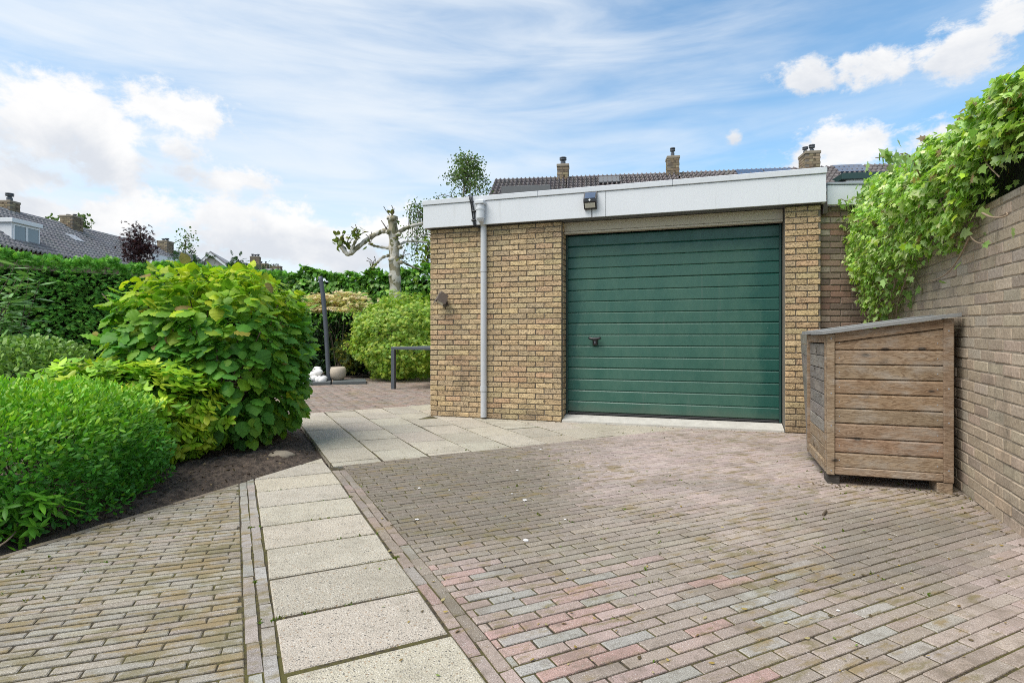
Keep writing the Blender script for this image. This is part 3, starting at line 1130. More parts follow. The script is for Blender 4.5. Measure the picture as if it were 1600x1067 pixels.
mb.build('pipe_bracket', 'grey_pvc', pipe)
# cables over the fascia
mb = MB()
for k in range(2):
    du = (k - .5) * .024
    w = [GA.p(.60 + du, .12, 2.74), GA.p(.605 + du, -.03, 2.735), GA.p(.61 + du * 1.2, -.126, 2.715), GA.p(.625 + du * .8, -.122, 2.62), GA.p(.64 + du * 1.1 + .006 * math.sin(k * 3), -.110, 2.5), GA.p(.648 + du * .7, -.108, 2.42), GA.p(.665 + du, -.104, 2.36), GA.p(.70 + du * .5, -.05, 2.345)]
    mb.tube(spline(w, 5), .0085, 8)
for z in (2.42, 2.53):
    GA.box(mb, .615, .675, -.124, -.101, z, z + .016, .003)
mb.build('cable', 'black_plastic', garage, smooth=True)

# solar lamp on the fascia
lu, fv = 2.085, -.1
lamp = thing('solar_lamp', 'black solar security lamp on the white fascia above the green door', 'lamp', GA.p(lu, fv, 2.5))
prof = [(fv, 2.655), (fv - .012, 2.66), (fv - .085, 2.565), (fv - .085, 2.535), (fv - .035, 2.46), (fv, 2.46)]
def prism(frame, u0, u1, pr):
    V = [frame.p(u, v, z) for u in (u0, u1) for (v, z) in pr]
    k = len(pr)
    F = [(i, (i + 1) % k, (i + 1) % k + k, i + k) for i in range(k)] + [tuple(range(k))[::-1], tuple(range(k, 2 * k))]
    return V, F
mb = MB()
mb.add(*prism(GA, lu - .072, lu + .072, prof))
mb.build('housing', 'black_plastic', lamp)
def on_slope(u0, u1, p0, p1, t0, t1, lift):
    a = np.array(p0) + (np.array(p1) - np.array(p0)) * t0
    b = np.array(p0) + (np.array(p1) - np.array(p0)) * t1
    d = (b - a) / np.linalg.norm(b - a)
    nn = np.array((-abs(d[1]), d[0] * -1 if d[1] > 0 else d[0]))
    nn = np.array((d[1], -d[0])) if d[1] < 0 else np.array((-d[1], d[0]))
    return [tuple(a), tuple(a + nn * lift), tuple(b + nn * lift), tuple(b)]
mb = MB()
mb.add(*prism(GA, lu - .060, lu + .060, [(fv - .018, 2.645), (fv - .026, 2.650), (fv - .086, 2.572), (fv - .078, 2.567)]))
mb.build('solar_panel', 'solar_cell', lamp)
mb = MB()
mb.add(*prism(GA, lu - .058, lu + .058, [(fv - .07, 2.522), (fv - .078, 2.518), (fv - .047, 2.47), (fv - .038, 2.474)]))
mb.build('lens', 'lamp_lens', lamp)
mb = MB()
mb.tube([GA.p(lu, fv - .082, 2.55), GA.p(lu, fv - .093, 2.55)], .011, 12)
mb.build('sensor', 'white_frame', lamp)
mb = MB()
mb.tube([GA.p(lu + .01, fv - .006, 2.46), GA.p(lu + .01, fv - .006, 2.374)], .004, 6)
mb.build('cord', 'black_plastic', lamp)

# brown wall lamps
def wall_lamp(fr, u, z, label):
    t = thing('wall_lamp', label, 'lamp', fr.p(u, 0, z), 'brown wall lamps on the garage')
    mb = MB()
    ang_ = math.radians(38)
    c = np.array(fr.p(u, -.10, z + .03))
    R = fr.R() @ np.array([[math.cos(.6), 0, math.sin(.6)], [0, 1, 0], [-math.sin(.6), 0, math.cos(.6)]])
    ca, sa = math.cos(ang_), math.sin(ang_)
    Rx = np.array([[1, 0, 0], [0, ca, -sa], [0, sa, ca]])
    Rz = np.array([[math.cos(.5), -math.sin(.5), 0], [math.sin(.5), math.cos(.5), 0], [0, 0, 1]])
    mb.box(c, (.055, .07, .038), R @ Rz @ Rx, .006)
    mb.build('lamp_head', 'brown_metal', t)
    mb = MB()
    Rr = R @ Rz @ Rx
    mb.box(c + Rr @ np.array((0, -.05, .046)), (.062, .052, .003), Rr, .002)
    mb.box(c + Rr @ np.array((-.060, -.035, -.01)), (.003, .07, .05), Rr, .002)
    mb.build('shade_plate', 'brown_metal', t)
    mb = MB()
    mb.box(c + Rr @ np.array((0, -.074, 0)), (.045, .003, .03), Rr, .002)
    mb.build('lens', 'lamp_lens', t)
    mb = MB()
    mb.tube([fr.p(u, .0, z - .02), fr.p(u, -.06, z - .02), fr.p(u, -.09, z + .01)], .018, 10)
    mb.tube([fr.p(u, .0, z - .035), fr.p(u, -.018, z - .035)], .04, 14)
    mb.build('bracket', 'brown_metal', t)
wall_lamp(GA, .215, 1.455, 'brown angled spotlight on the garage front left of the grey downpipe')
wall_lamp(side, 5.15, 1.93, 'brown spotlight sticking out past the garage corner towards the hedge')

# wall between garage and right wall
BW0 = (3.20, 5.93)
BW = Frame(BW0[0], BW0[1], 1, -.03)
backw = thing('brick_wall', 'short brown brick wall between the garage pillar and the ivy', 'wall', (BW0[0], BW0[1], 0))
mb = MB()
BW.box(mb, 0, .85, .008, .11, -.08, 2.37, .002)
mb.build('mortar_core', 'light_mortar', backw)
BRN = [(.25, .185, .14), (.30, .22, .165), (.28, .225, .17), (.33, .235, .175), (.22, .17, .135), (.40, .34, .27), (.29, .18, .135)]
brick_wall(backw, [(BW, .003, .84, -.06, 2.36, 0)], .0641, .215, .010, 'smooth_brick', BRN)
mb = MB()
BW.box(mb, .05, 1.0, -.07, -.04, 2.362, 2.565, .004)
mb.build('top_board', 'white_board', backw)
mb = MB()
BW.box(mb, .045, 1.0, -.08, .06, 2.569, 2.592, .004)
mb.build('board_trim', 'lead', backw)
mb = MB()
BW.box(mb, .012, .06, -.055, -.01, 2.27, 2.40, .004)
mb.build('post', 'brown_metal', backw)

# right-hand wall: u runs from the far corner towards the camera so that v points into the wall
RW = Frame(3.90, 6.06, -.385, -.923)
RWN = RW.n
gw = thing('garden_wall', 'long weathered brown brick garden wall under the hanging ivy', 'wall', RW.p(0, 0, 0))
mb = MB()
SL = -.018                                                 # its courses rise a little towards the far end
V = [RW.p(u, v, z + SL * (u - 3.1)) for u in (0, 6.5) for (v, z) in ((.003, -.2), (.003, 1.77), (.22, 1.77), (.22, -.2))]
mb.add(V, [(0, 1, 5, 4), (1, 2, 6, 5), (2, 3, 7, 6), (0, 3, 2, 1), (4, 5, 6, 7)])
mb.build('mortar_core', 'light_mortar', gw)
class ShiftFrame(Frame):
    pass
RTN = [(.50, .405, .30), (.48, .39, .295), (.52, .425, .32), (.46, .375, .285), (.50, .395, .30), (.45, .38, .305)]
RWs = Frame(*RW.p(0, 0, 0)[:2], -.385, -.923)
_p = RWs.p
RWs.p = lambda u, v, z: _p(u, v, z - SL * 3.1)
brick_wall(gw, [(RWs, 0, 6.4, -.14, 1.77, 0)], .0665, .215, .009, 'smooth_brick', RTN, slope=SL, proud=.0015, jitv=.0012)

# dark fence standing on the wall, mostly under the ivy
fence = thing('fence', 'dark board fence on top of the garden wall behind the ivy', 'fence', RW.p(3, .1, 1.75))
for i in range(26):
    u = .3 + i * .165
    mb = MB()
    RW.box(mb, u, u + .155, .10, .12, 1.80 + SL * (u - 3.1), 2.2 + SL * (u - 3.1) + random.uniform(-.01, .01), .003)
    mb.build('board', 'dark_timber', fence)

# ------------------------------------------------------------------ wooden bin store
BF = Frame(2.150, 3.885, .942, -.335)
bw = .72
bin_ = thing('bin_store', 'weathered wooden plank bin store with sloping lid against the brick wall', 'bin store', BF.p(0, 0, 0))
BR = [(.30, .205, .13), (.32, .225, .145), (.275, .19, .12), (.33, .24, .16)]
GRY = [(.25, .235, .215), (.23, .215, .20), (.28, .26, .24), (.20, .19, .18)]
zl = lambda u: 1.022 + .105 * u / bw           # underside of the lid
b0 = .075
def post(name, fr, u0, u1, v0, v1, z0, z1, tints, parent=bin_):
    mb = MB()
    fr.box(mb, u0, u1, v0, v1, z0, z1, .004, vary(random.choice(tints), .1), .0008)
    return mb.build(name, 'wood', parent)
post('corner_post', BF, 0, .047, 0, .05, b0 - .01, zl(0), BR)
post('corner_post', BF, bw - .055, bw, 0, .05, b0 - .01, zl(bw - .05), BR)
post('bottom_rail', BF, .048, bw - .056, .004, .04, b0 - .005, b0 + .045, BR)
mb = MB()
V = [BF.p(u, v, zl(u) - d) for u in (.048, bw - .056) for (v, d) in ((.002, .060), (.002, .004), (.04, .004), (.04, .060))]
mb.add(V, [(0, 4, 5, 1), (1, 5, 6, 2), (2, 6, 7, 3), (0, 3, 7, 4), (0, 1, 2, 3), (4, 7, 6, 5)], BR[0])
mb.build('top_rail', 'wood', bin_)
npl = 9
ph = (zl(0) - .061 - (b0 + .046)) / (npl - .55)
for i in range(npl):
    z0 = b0 + .046 + i * ph
    u0, u1 = .048, bw - .056
    mb = MB()
    tint = vary(random.choice(BR), .12)
    # shiplap: face with a lip at the lower edge
    V = []
    for u in (u0, u1):
        z1 = z0 + ph - .002
        if i == npl - 1:
            z1 = zl(u) - .062
        V += [BF.p(u, v, z) for (v, z) in ((.030, z0), (.015, z0 + .0015), (.012, z0 + .006), (.012, max(z0 + .010, z1 - .012)), (.019, z1 - .002), (.030, z1))]
    mb.add(V, [(k, k + 6, k + 7, k + 1) for k in range(5)] + [tuple(range(6)), tuple(range(11, 5, -1))], tint)
    mb.build('plank', 'wood', bin_)
# left side with its door panel: frame running back
BS = Frame(*BF.p(0, 0, 0)[:2], BF.n[0], BF.n[1])     # u to the back
BS.n = BF.a                                           # v into the box (keeps faces consistent for boxes)
sd_len = .87
post('side_post', BS, sd_len - .05, sd_len, -.006, .045, b0 - .01, zl(0) - .002, BR)
post('side_post', BS, .053, .085, -.004, .03, b0 - .005, zl(0) - .004, BR)
post('side_rail', BS, .086, sd_len - .051, -.003, .035, b0 - .005, b0 + .06, BR)
post('side_rail', BS, .086, sd_len - .051, -.003, .035, zl(0) - .06, zl(0) - .004, BR)
nsp = 9
ps = (zl(0) - .062 - (b0 + .062)) / nsp
for i in range(nsp):
    mb = MB()
    z0 = b0 + .062 + i * ps
    BS.box(mb, .086, sd_len - .051, .012, .028, z0, z0 + ps - .006, .003, vary(random.choice(GRY if i > 1 else BR), .12), .0008)
    mb.build('side_plank', 'wood', bin_)
# second bay, whose grey doors lean a little
q0, q1 = Vector((2.475, 4.75, 0)), Vector((2.955, 5.68, 0))
bay = Frame(q0.x, q0.y, q1.x - q0.x, q1.y - q0.y)
bl = (q1 - q0).length
lean = .055
for i in range(nsp + 1):
    z0 = .06 + i * .098
    V = []
    for u in (.03, bl):
        for (v, z) in ((0, z0), (0, z0 + .092), (.02, z0 + .092), (.02, z0)):
            V.append(bay.p(u, v + lean * z * (u / bl) - .005, z))
    mb = MB()
    mb.add(V, [(0, 4, 5, 1), (1, 5, 6, 2), (2, 6, 7, 3), (0, 3, 7, 4), (0, 1, 2, 3), (4, 7, 6, 5)], vary(random.choice(GRY), .15))
    mb.build('side_plank', 'wood', bin_)
mb = MB()
for zz in (b0 + .02, .40, .62, zl(0) - .03):
    for (uu, dz) in ((.024, 0), (bw - .028, .05)):
        mb.tube([BF.p(uu, .002, zz + dz), BF.p(uu, -.0015, zz + dz)], .0045, 8)
for i in range(npl):
    for uu in (.075, bw - .085):
        zz = b0 + .046 + (i + .45) * ph
        mb.tube([BF.p(uu, .013, zz), BF.p(uu, .0105, zz)], .0035, 6)
mb.build('screws', 'lead', bin_)
# right flank and back, unseen from the front but they close the box
mb = MB()
BF.box(mb, bw - .03, bw - .005, .052, sd_len, b0, 1.06, .003, BR[1])
BF.box(mb, .05, bw - .032, sd_len - .03, sd_len - .005, b0, 1.0, .003, BR[1])
BF.box(mb, .052, bw - .034, .052, sd_len - .052, b0, b0 + .02, .003, BR[1])
mb.build('inner_panel', 'wood', bin_)
mb = MB()
for (v0, v1, dz) in ((-.03, .46, 0), (.463, .93, .006)):
    V = [BF.p(u, v, zl(u) + .002 + dz + h) for u in (-.035, bw + .03) for (v, h) in ((v0, 0), (v0, .022), (v1, .022), (v1, 0))]
    mb.add(V, [(0, 4, 5, 1), (1, 5, 6, 2), (2, 6, 7, 3), (0, 3, 7, 4), (0, 1, 2, 3), (4, 7, 6, 5)])
mb.build('lid', 'felt', bin_)
mb = MB()
BF.box(mb, bw - .09, bw - .004, .004, .16, -.004, b0 - .012, .004, BR[3])
mb.build('foot', 'wood', bin_)
mb = MB()
BF.box(mb, .006, .08, .02, .16, -.004, b0 - .012, .004, (.05, .045, .04))
mb.build('foot', 'wood', bin_)

# ------------------------------------------------------------------ leaves
def leaf_tpl(kind):
    if kind == 'hazel':
        prof = [(0, .03), (.06, .30), (.2, .45), (.36, .50), (.44, .47), (.56, .45), (.64, .38), (.76, .30), (.84, .19), (.92, .10), (1.0, .0)]
        fold, droop, wav = .22, .22, .05
    elif kind == 'oval':
        prof = [(0, .02), (.2, .17), (.45, .24), (.7, .19), (1, 0)]
        fold, droop, wav = .3, .12, 0
    elif kind == 'lance':
        prof = [(0, .02), (.25, .12), (.5, .15), (.75, .10), (1, 0)]
        fold, droop, wav = .3, .25, 0
    elif kind == 'round':
        prof = [(0, .05), (.2, .34), (.5, .42), (.8, .28), (1, 0)]
        fold, droop, wav = .2, .15, 0
    elif kind == 'ivy':
        out = [(0, .04), (.16, -.02), (.44, .08), (.30, .32), (.50, .52), (.20, .60), (0, 1.0)]
        R = [(x, y - .04) for x, y in out]
        L = [(-x, y) for x, y in R[-2:0:-1]]
        ring = R + L
        V = [(0, .30, .0)] + [(x, y, -.10 * abs(x) - .08 * y * y) for x, y in ring]
        n = len(ring)
        T = [(0, 1 + i, 1 + (i + 1) % n) for i in range(n)]
        return np.array(V, float), np.array(T)
    elif kind == 'palmate':
        V, T = [(0, 0, 0)], []
        for k, a in enumerate((-1.15, -.6, 0, .6, 1.15)):
            l = (.7, .9, 1.0, .9, .7)[k]
            d = np.array((math.sin(a), math.cos(a)))
            s_ = np.array((d[1], -d[0])) * .11
            m_ = d * l * .5
            b = len(V)
            V += [tuple(m_ - s_) + (.0,), tuple(d * l) + (-.16 * l,), tuple(m_ + s_) + (.0,)]
            T += [(0, b + 2, b), (b, b + 2, b + 1)]
        return np.array(V, float), np.array(T)
    elif kind == 'spray':
        V, T = [], []
        def blade(p, a, l, w, dz):
            d = np.array((math.sin(a), math.cos(a)))
            s_ = np.array((d[1], -d[0])) * w
            b = len(V)
            q = np.array(p)
            V.extend([tuple(q[:2]) + (q[2],), tuple(q[:2] + d * l * .5 - s_) + (q[2] + dz * .5,), tuple(q[:2] + d * l) + (q[2] + dz,), tuple(q[:2] + d * l * .5 + s_) + (q[2] + dz * .5,)])
            T.extend([(b, b + 3, b + 1), (b + 1, b + 3, b + 2)])
        blade((0, 0, 0), 0, 1.0, .07, -.18)
        for (y, a, l) in ((.12, .85, .55), (.12, -.85, .55), (.35, .75, .5), (.35, -.75, .5), (.58, .6, .36), (.58, -.6, .36)):
            blade((0, y, -.1 * y), a, l, .075, -.12)
        return np.array(V, float), np.array(T)
    V = []
    for i, (y, w) in enumerate(prof):
        z = -droop * y * y
        e = (1 if i % 2 else -1) * wav
        V += [(-w, y - .06 * w, z - fold * w + e * w * 2), (0, y, z), (w, y - .06 * w, z - fold * w - e * w * 2)]
    T = []
    for i in range(len(prof) - 1):
        a, b = i * 3, i * 3 + 3
        for k in range(2):
            T += [(a + k, a + k + 1, b + k + 1), (a + k, b + k + 1, b + k)]
    return np.array(V, float), np.array(T)
TPL = {k: leaf_tpl(k) for k in ('hazel', 'oval', 'lance', 'round', 'ivy', 'palmate', 'spray')}

def unit(a):
    a = np.asarray(a, float)
    return a / (np.linalg.norm(a, axis=-1, keepdims=True) + 1e-9)
def bases(tip, nrm):
    y = unit(tip)
    x = unit(np.cross(y, nrm))
    z = np.cross(x, y)
    return x, y, z
def leaf_cloud(kind, P, tip, nrm, S, tint):
    V, T = TPL[kind]
    x, y, z = bases(tip, nrm)
    S = np.asarray(S)[:, None, None]
    W_ = P[:, None, :] + S * (V[None, :, 0:1] * x[:, None, :] + V[None, :, 1:2] * y[:, None, :] + V[None, :, 2:3] * z[:, None, :])
    n, k = len(P), len(V)
    F = (T[None] + (np.arange(n) * k)[:, None, None]).reshape(-1, 3)
    tt = np.repeat(np.asarray(tint), k, axis=0)
    return W_.reshape(-1, 3), F, tt

def tints(n, cols, wts=None, d=.18):
    cols = np.array(cols)
    i = rng.choice(len(cols), n, p=None if wts is None else np.array(wts) / sum(wts))
    return cols[i] * (1 + rng.uniform(-d, d, (n, 1))) * (1 + rng.uniform(-d * .3, d * .3, (n, 3)))

def foliage(parent, kind, P, tip, nrm, S, tint, material='leaf', limit=0, name='leaf', stuff='foliage', top_kind='stuff'):
    """the `limit` leaves that show largest become parts, the rest one mesh"""
    P = np.asarray(P)
    if limit:
        dist2 = (P[:, 0] ** 2 + P[:, 1] ** 2 + (P[:, 2] - 1) ** 2)
        face = np.abs((unit(nrm) * unit(P - np.array((0, 0, 1)))).sum(1)) + .15
        sc = S ** 2 / dist2 * face
        px = 800 + 890 * P[:, 0] / np.maximum(P[:, 1], .1)
        py = 527 - 890 * (P[:, 2] - 1) / np.maximum(P[:, 1], .1)
        sc[(px < 5) | (px > 1595) | (py < 5) | (py > 1060)] *= 1e-4
        cen = P.mean(0)
        toward = ((P - cen) * (np.array((0, 0, 1)) - cen)).sum(1)
        sc[toward < 0] *= 1e-3
        order = np.argsort(-sc)
        big_, rest = order[:limit], order[limit:]
        V, T = TPL[kind]
        # leaf meshes shared by shade: pick the nearest of a few tints
        kc = 28
        cents = tint[rng.choice(len(tint), kc)]
        meshes = [np_mesh(name, V, T, c, True) for c in cents]
        x, y, z = bases(tip, nrm)
        for i in big_:
            m = int(np.argmin(((cents - tint[i]) ** 2).sum(1)))
            s = float(S[i])
            M = Matrix([[x[i][r] * s, y[i][r] * s, z[i][r] * s, P[i][r]] for r in range(3)] + [[0, 0, 0, 1]])
            put(name, meshes[m], material, parent, M)
    else:
        rest = np.arange(len(P))
    V, F, t = leaf_cloud(kind, P[rest], tip[rest], nrm[rest], S[rest], tint[rest])
    return put(stuff, np_mesh(stuff, V, F, t, True), material, parent, kind='stuff' if top_kind else None)

def blob(n, c, r, p=2.4, zmin=.02, depth=.3, lump=.12, seed=0, freq=2.2):
    """points through the outer shell of a lumpy superellipsoid; returns points and outward normals"""
    d = unit(rng.normal(0, 1, (int(n * 1.5), 3)))
    k = (np.abs(d) ** p).sum(1) ** (-1 / p)
    lum = np.array([nz(*(q * freq + seed)) + .5 * nz(*(q * freq * 2.3 + seed)) + .3 * nz(*(q * freq * 6 + seed)) for q in d])
    f = 1 + lump * lum
    q = d * k[:, None]
    sh = 1 - np.abs(rng.normal(0, depth * .5, len(d)))
    P = np.array(c) + q * np.array(r) * (f * np.clip(sh, .3, 1.1))[:, None]
    N = unit(np.sign(q) * np.abs(q) ** (p - 1) / np.array(r))
    keep = P[:, 2] > zmin
    return P[keep][:n], N[keep][:n]

def stems(parent, base, tips, r0=.012, material='twig', name='stem'):
    mb = MB()
    for t in tips:
        b = Vector(base) + Vector((random.uniform(-.08, .08), random.uniform(-.08, .08), 0))
        m = (b + Vector(t)) / 2 + Vector((random.uniform(-.1, .1), random.uniform(-.1, .1), .1))
        pts = spline([b, m, t], 5)
        mb.tube(pts, [r0 * (1 - .75 * i / len(pts)) for i in range(len(pts))], 6)
    return mb.build(name, material, parent, smooth=True)

R3 = lambda n, s: rng.normal(0, s, (n, 3))
UP = np.array((0, 0, 1.0))

# big hazel-like bush
hb_c = (-2.76, 5.35, .82)
t = thing('bush', 'large rounded bush of broad ribbed green leaves, yellow at the top', 'bush', (-2.8, 5.35, 0))
P, N = blob(3900, hb_c, (.76, .76, .80), 3.2, .10, .30, .13, 3, 3.0)
n = len(P)
tip = N * .85 - UP * .50 + R3(n, .38)
nrm = N * .45 + UP * .85 + R3(n, .28)
S = rng.uniform(.055, .145, n) * np.where(P[:, 2] > 1.4, .8, 1)
young = np.clip((P[:, 2] - .95) / .60, 0, 1) + rng.normal(0, .18, n) + (rng.random(n) < .13) * .6
tt = tints(n, [(.115, .31, .040), (.14, .35, .048), (.095, .265, .045), (.20, .40, .04)])
yy = tints(n, [(.44, .58, .03), (.54, .60, .04), (.32, .52, .03)])
mixf = np.clip(young * 1.0 - .25, 0, 1)[:, None]
tt = tt * (1 - mixf) + yy * mixf
old = rng.random(n) < .02
tt[old] = tints(int(old.sum()), [(.30, .22, .08), (.36, .30, .06)])
foliage(t, 'hazel', P, tip, nrm, S, tt, 'bush_leaf', 300)
stems(t, (-2.8, 5.35, 0), [(-2.8 + random.uniform(-.7, .7), 5.35 + random.uniform(-.6, .6), random.uniform(.4, 1.45)) for _ in range(46)], .014)

# clipped privet-like shrub in front
t = thing('shrub', 'nearest low shrub of small glossy dark green leaves at the bed edge', 'shrub', (-3.05, 3.55, 0))
P, N = blob(26000, (-3.02, 3.36, .20), (.76, .80, .53), 3.0, .01, .42, .14, 9, 3.6)
n = len(P)
tip = N * .8 + UP * .35 + R3(n, .55)
nrm = UP * .8 + N * .3 + R3(n, .45)
S = rng.uniform(.026, .046, n)
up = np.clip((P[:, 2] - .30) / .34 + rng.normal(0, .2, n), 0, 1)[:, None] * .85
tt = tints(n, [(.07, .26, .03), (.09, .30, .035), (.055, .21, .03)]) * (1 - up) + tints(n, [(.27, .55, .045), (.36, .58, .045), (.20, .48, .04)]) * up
tipmask = rng.random(n) < .06
tt[tipmask] = tints(int(tipmask.sum()), [(.14, .29, .02), (.11, .26, .02)])
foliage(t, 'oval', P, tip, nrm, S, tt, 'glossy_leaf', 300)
stems(t, (-3.05, 3.55, 0), [(-3.05 + random.uniform(-.3, .3), 3.6 + random.uniform(-.3, .3), random.uniform(.3, .5)) for _ in range(14)], .006)

# bright skirt of longer leaves at its foot and the yellow-green shrub behind
def rosette_shrub(name, label, c, r, nros, cols, size, mt='glossy_leaf', seed=0, limit=0, nl=7, kind='oval', zmin=.02, lump=.16):
    t = thing(name, label, 'shrub', (c[0], c[1], 0))
    P0, N0 = blob(nros, c, r, 2.5, zmin, .34, lump, seed, 3.0)
    n0 = len(P0)
    ax = unit(N0 * .8 + UP * .7 + R3(n0, .35))
    PP, TT, NN, SS, CC = [], [], [], [], []
    base_t = tints(n0, cols)
    x, y, z = bases(ax, R3(n0, 1.0))
    for k in range(nl):
        a = 2 * PI * k / nl + rng.uniform(-.4, .4, n0)
        rad = x * np.cos(a)[:, None] + z * np.sin(a)[:, None]
        lift = rng.uniform(.05, .6, n0)[:, None]
        PP.append(P0 - ax * (rng.uniform(0, .06, n0))[:, None])
        TT.append(rad + ax * lift)
        NN.append(ax - rad * lift * .6)
        SS.append(rng.uniform(.65, 1.15, n0) * size)
        CC.append(base_t * (1 + rng.uniform(-.12, .12, (n0, 1))))
    foliage(t, kind, np.concatenate(PP), np.concatenate(TT), np.concatenate(NN), np.concatenate(SS), np.concatenate(CC), mt, limit)
    stems(t, (c[0], c[1], 0), [tuple(np.array(c) + np.array(r) * rng.uniform(-.6, .6, 3) + UP * .1) for _ in range(14)], .008)
    return t
rosette_shrub('shrub', 'yellow-green spreading shrub between the dark glossy shrub and the large bush', (-3.12, 4.62, .40), (.80, .56, .45), 1300,
              [(.28, .50, .03), (.37, .57, .035), (.20, .42, .03), (.48, .58, .045)], .085, seed=21, limit=200)
rosette_shrub('shrub', 'small bright green seedling shrub spilling at the foot of the glossy shrub', (-2.75, 2.86, .13), (.46, .24, .17), 110,
              [(.14, .40, .03), (.19, .46, .035), (.10, .30, .025)], .085, seed=5, nl=7, zmin=.03, limit=120, kind='lance')
# rounded small-leaved bush
t = thing('shrub', 'rounded pale green clipped shrub at the left in front of the tall hedge', 'shrub', (-5.35, 6.3, 0))
P, N = blob(6000, (-5.4, 6.3, .45), (.72, .66, .55), 2.4, .02, .25, .09, 14, 3.2)
n = len(P)
foliage(t, 'round', P, N * .7 + UP * .3 + R3(n, .6), N * .6 + UP * .6 + R3(n, .5), rng.uniform(.035, .062, n),
        tints(n, [(.22, .36, .09), (.28, .42, .13), (.16, .29, .06)]), 'matt_leaf')
stems(t, (-5.4, 6.3, 0), [(-5.4 + random.uniform(-.4, .4), 6.3 + random.uniform(-.4, .4), .6) for _ in range(8)], .01)

# long-leaved grey-green plant at the far left
t = thing('butterfly_bush', 'tall grey-green plant with long narrow leaves at the left picture edge', 'plant', (-6.45, 6.9, 0))
PP, TT, NN = [], [], []
tips_ = []
for k in range(26):
    top = Vector((-6.28 + random.uniform(-.55, .50), 6.9 + random.uniform(-.4, .4), random.uniform(.9, 1.92)))
    b = Vector((-6.3 + random.uniform(-.15, .15), 6.9 + random.uniform(-.12, .12), 0))
    tips_.append(tuple(top))
    for q in range(24):
        f = .25 + .75 * q / 23
        p = b.lerp(top, f)
        a = q * 2.4 + k
        rad = Vector((math.cos(a), math.sin(a), random.uniform(-.2, .6)))
        PP.append(p)
        TT.append(rad)
        NN.append(Vector((0, 0, 1)) + Vector((random.gauss(0, .3), random.gauss(0, .3), 0)))
n = len(PP)
foliage(t, 'lance', np.array(PP), np.array(TT), np.array(NN), rng.uniform(.14, .25, n), tints(n, [(.20, .36, .14), (.26, .42, .20), (.15, .30, .09)]), 'matt_leaf')
stems(t, (-6.5, 6.9, 0), tips_, .009)

# hedges ----------------------------------------------------------
def hedge(name, label, A, B, thick, zt, kind, n, size, cols, mt, seed, topvar=.12, tipf=None, bulge=.12):
    A, B = np.array(A, float), np.array(B, float)
    L = np.linalg.norm(B - A)
    d = (B - A) / L
    nb = np.array((-d[1], d[0]))
    if nb[1] < 0:
        nb = -nb                                     # away from the camera
    t = thing(name, label, 'hedge', (A[0], A[1], 0))
    na = int(n * .70)
    nt = n - na
    u = rng.uniform(0, L, n)
    z = np.concatenate([rng.uniform(.02, 1, na) * zt, np.full(nt, zt)])
    v = np.concatenate([np.zeros(na), rng.uniform(0, thick, nt)])
    lum = np.array([nz(a * 1.4, b * 1.4, seed) + .6 * nz(a * 3.6, b * 3.6, seed + 7) for a, b in zip(u, z + v)])
    lt = np.array([nz(a * .9, seed, 1) + .8 * nz(a * 3.0, seed, 2) + .5 * nz(a * 7.0, seed, 3) for a in u])
    depth = np.abs(rng.normal(0, .07, n))
    topk = np.clip((z - zt * .8) / (zt * .2), 0, 1)
    v = v - bulge * lum * (1 - topk * .5) + depth * (1 - np.concatenate([np.zeros(na), np.ones(nt)])) + .10 * topk ** 3 * np.concatenate([np.ones(na), np.zeros(nt)])
    zz = z + topk * topvar * lt - depth * np.concatenate([np.zeros(na), np.ones(nt)])
    P = np.stack([A[0] + d[0] * u + nb[0] * v, A[1] + d[1] * u + nb[1] * v, zz], 1)
    out = np.array((-nb[0], -nb[1], 0))
    N = np.concatenate([np.tile(out, (na, 1)), np.tile(UP, (nt, 1))]) + topk[:, None] * UP * .8
    tip, nrm = tipf(N, n)
    foliage(t, kind, P, tip, nrm, rng.uniform(.7, 1.3, n) * size, tints(n, cols, d=.32), mt)
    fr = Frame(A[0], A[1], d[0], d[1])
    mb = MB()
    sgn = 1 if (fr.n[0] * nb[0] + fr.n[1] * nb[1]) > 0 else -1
    fr.box(mb, 0, L, sgn * .26, sgn * (thick - .05), 0, zt - .26, .05)  # dark box added inside the hedge to block light between the leaves
    mb.build('light_block_core', 'hedge_light_block', t)
    return t
def tip_con(N, n):
    return N * .75 + UP * -.25 + R3(n, .55), N * .4 + UP * 1.0 + R3(n, .45)
def tip_ivy(N, n):
    return N * .25 - UP * .75 + R3(n, .4), N * .85 + UP * .35 + R3(n, .35)
hedge('conifer_hedge', 'tall clipped dark green conifer hedge along the left side of the garden', (-12.5, 7.7), (-5.45, 13.9), .9, 2.56, 'spray', 30000, .095,
      [(.14, .38, .06), (.19, .46, .07), (.10, .29, .05), (.28, .56, .10)], 'matt_leaf', 2, .13, tip_con)
hedge('ivy_hedge', 'broad-leaved glossy green hedge closing the back of the garden', (-7.4, 16.4), (-.3, 15.2), .7, 2.85, 'ivy', 9500, .125,
      [(.11, .27, .035), (.14, .34, .04), (.08, .21, .035), (.22, .43, .05)], 'glossy_leaf', 5, .22, tip_ivy)
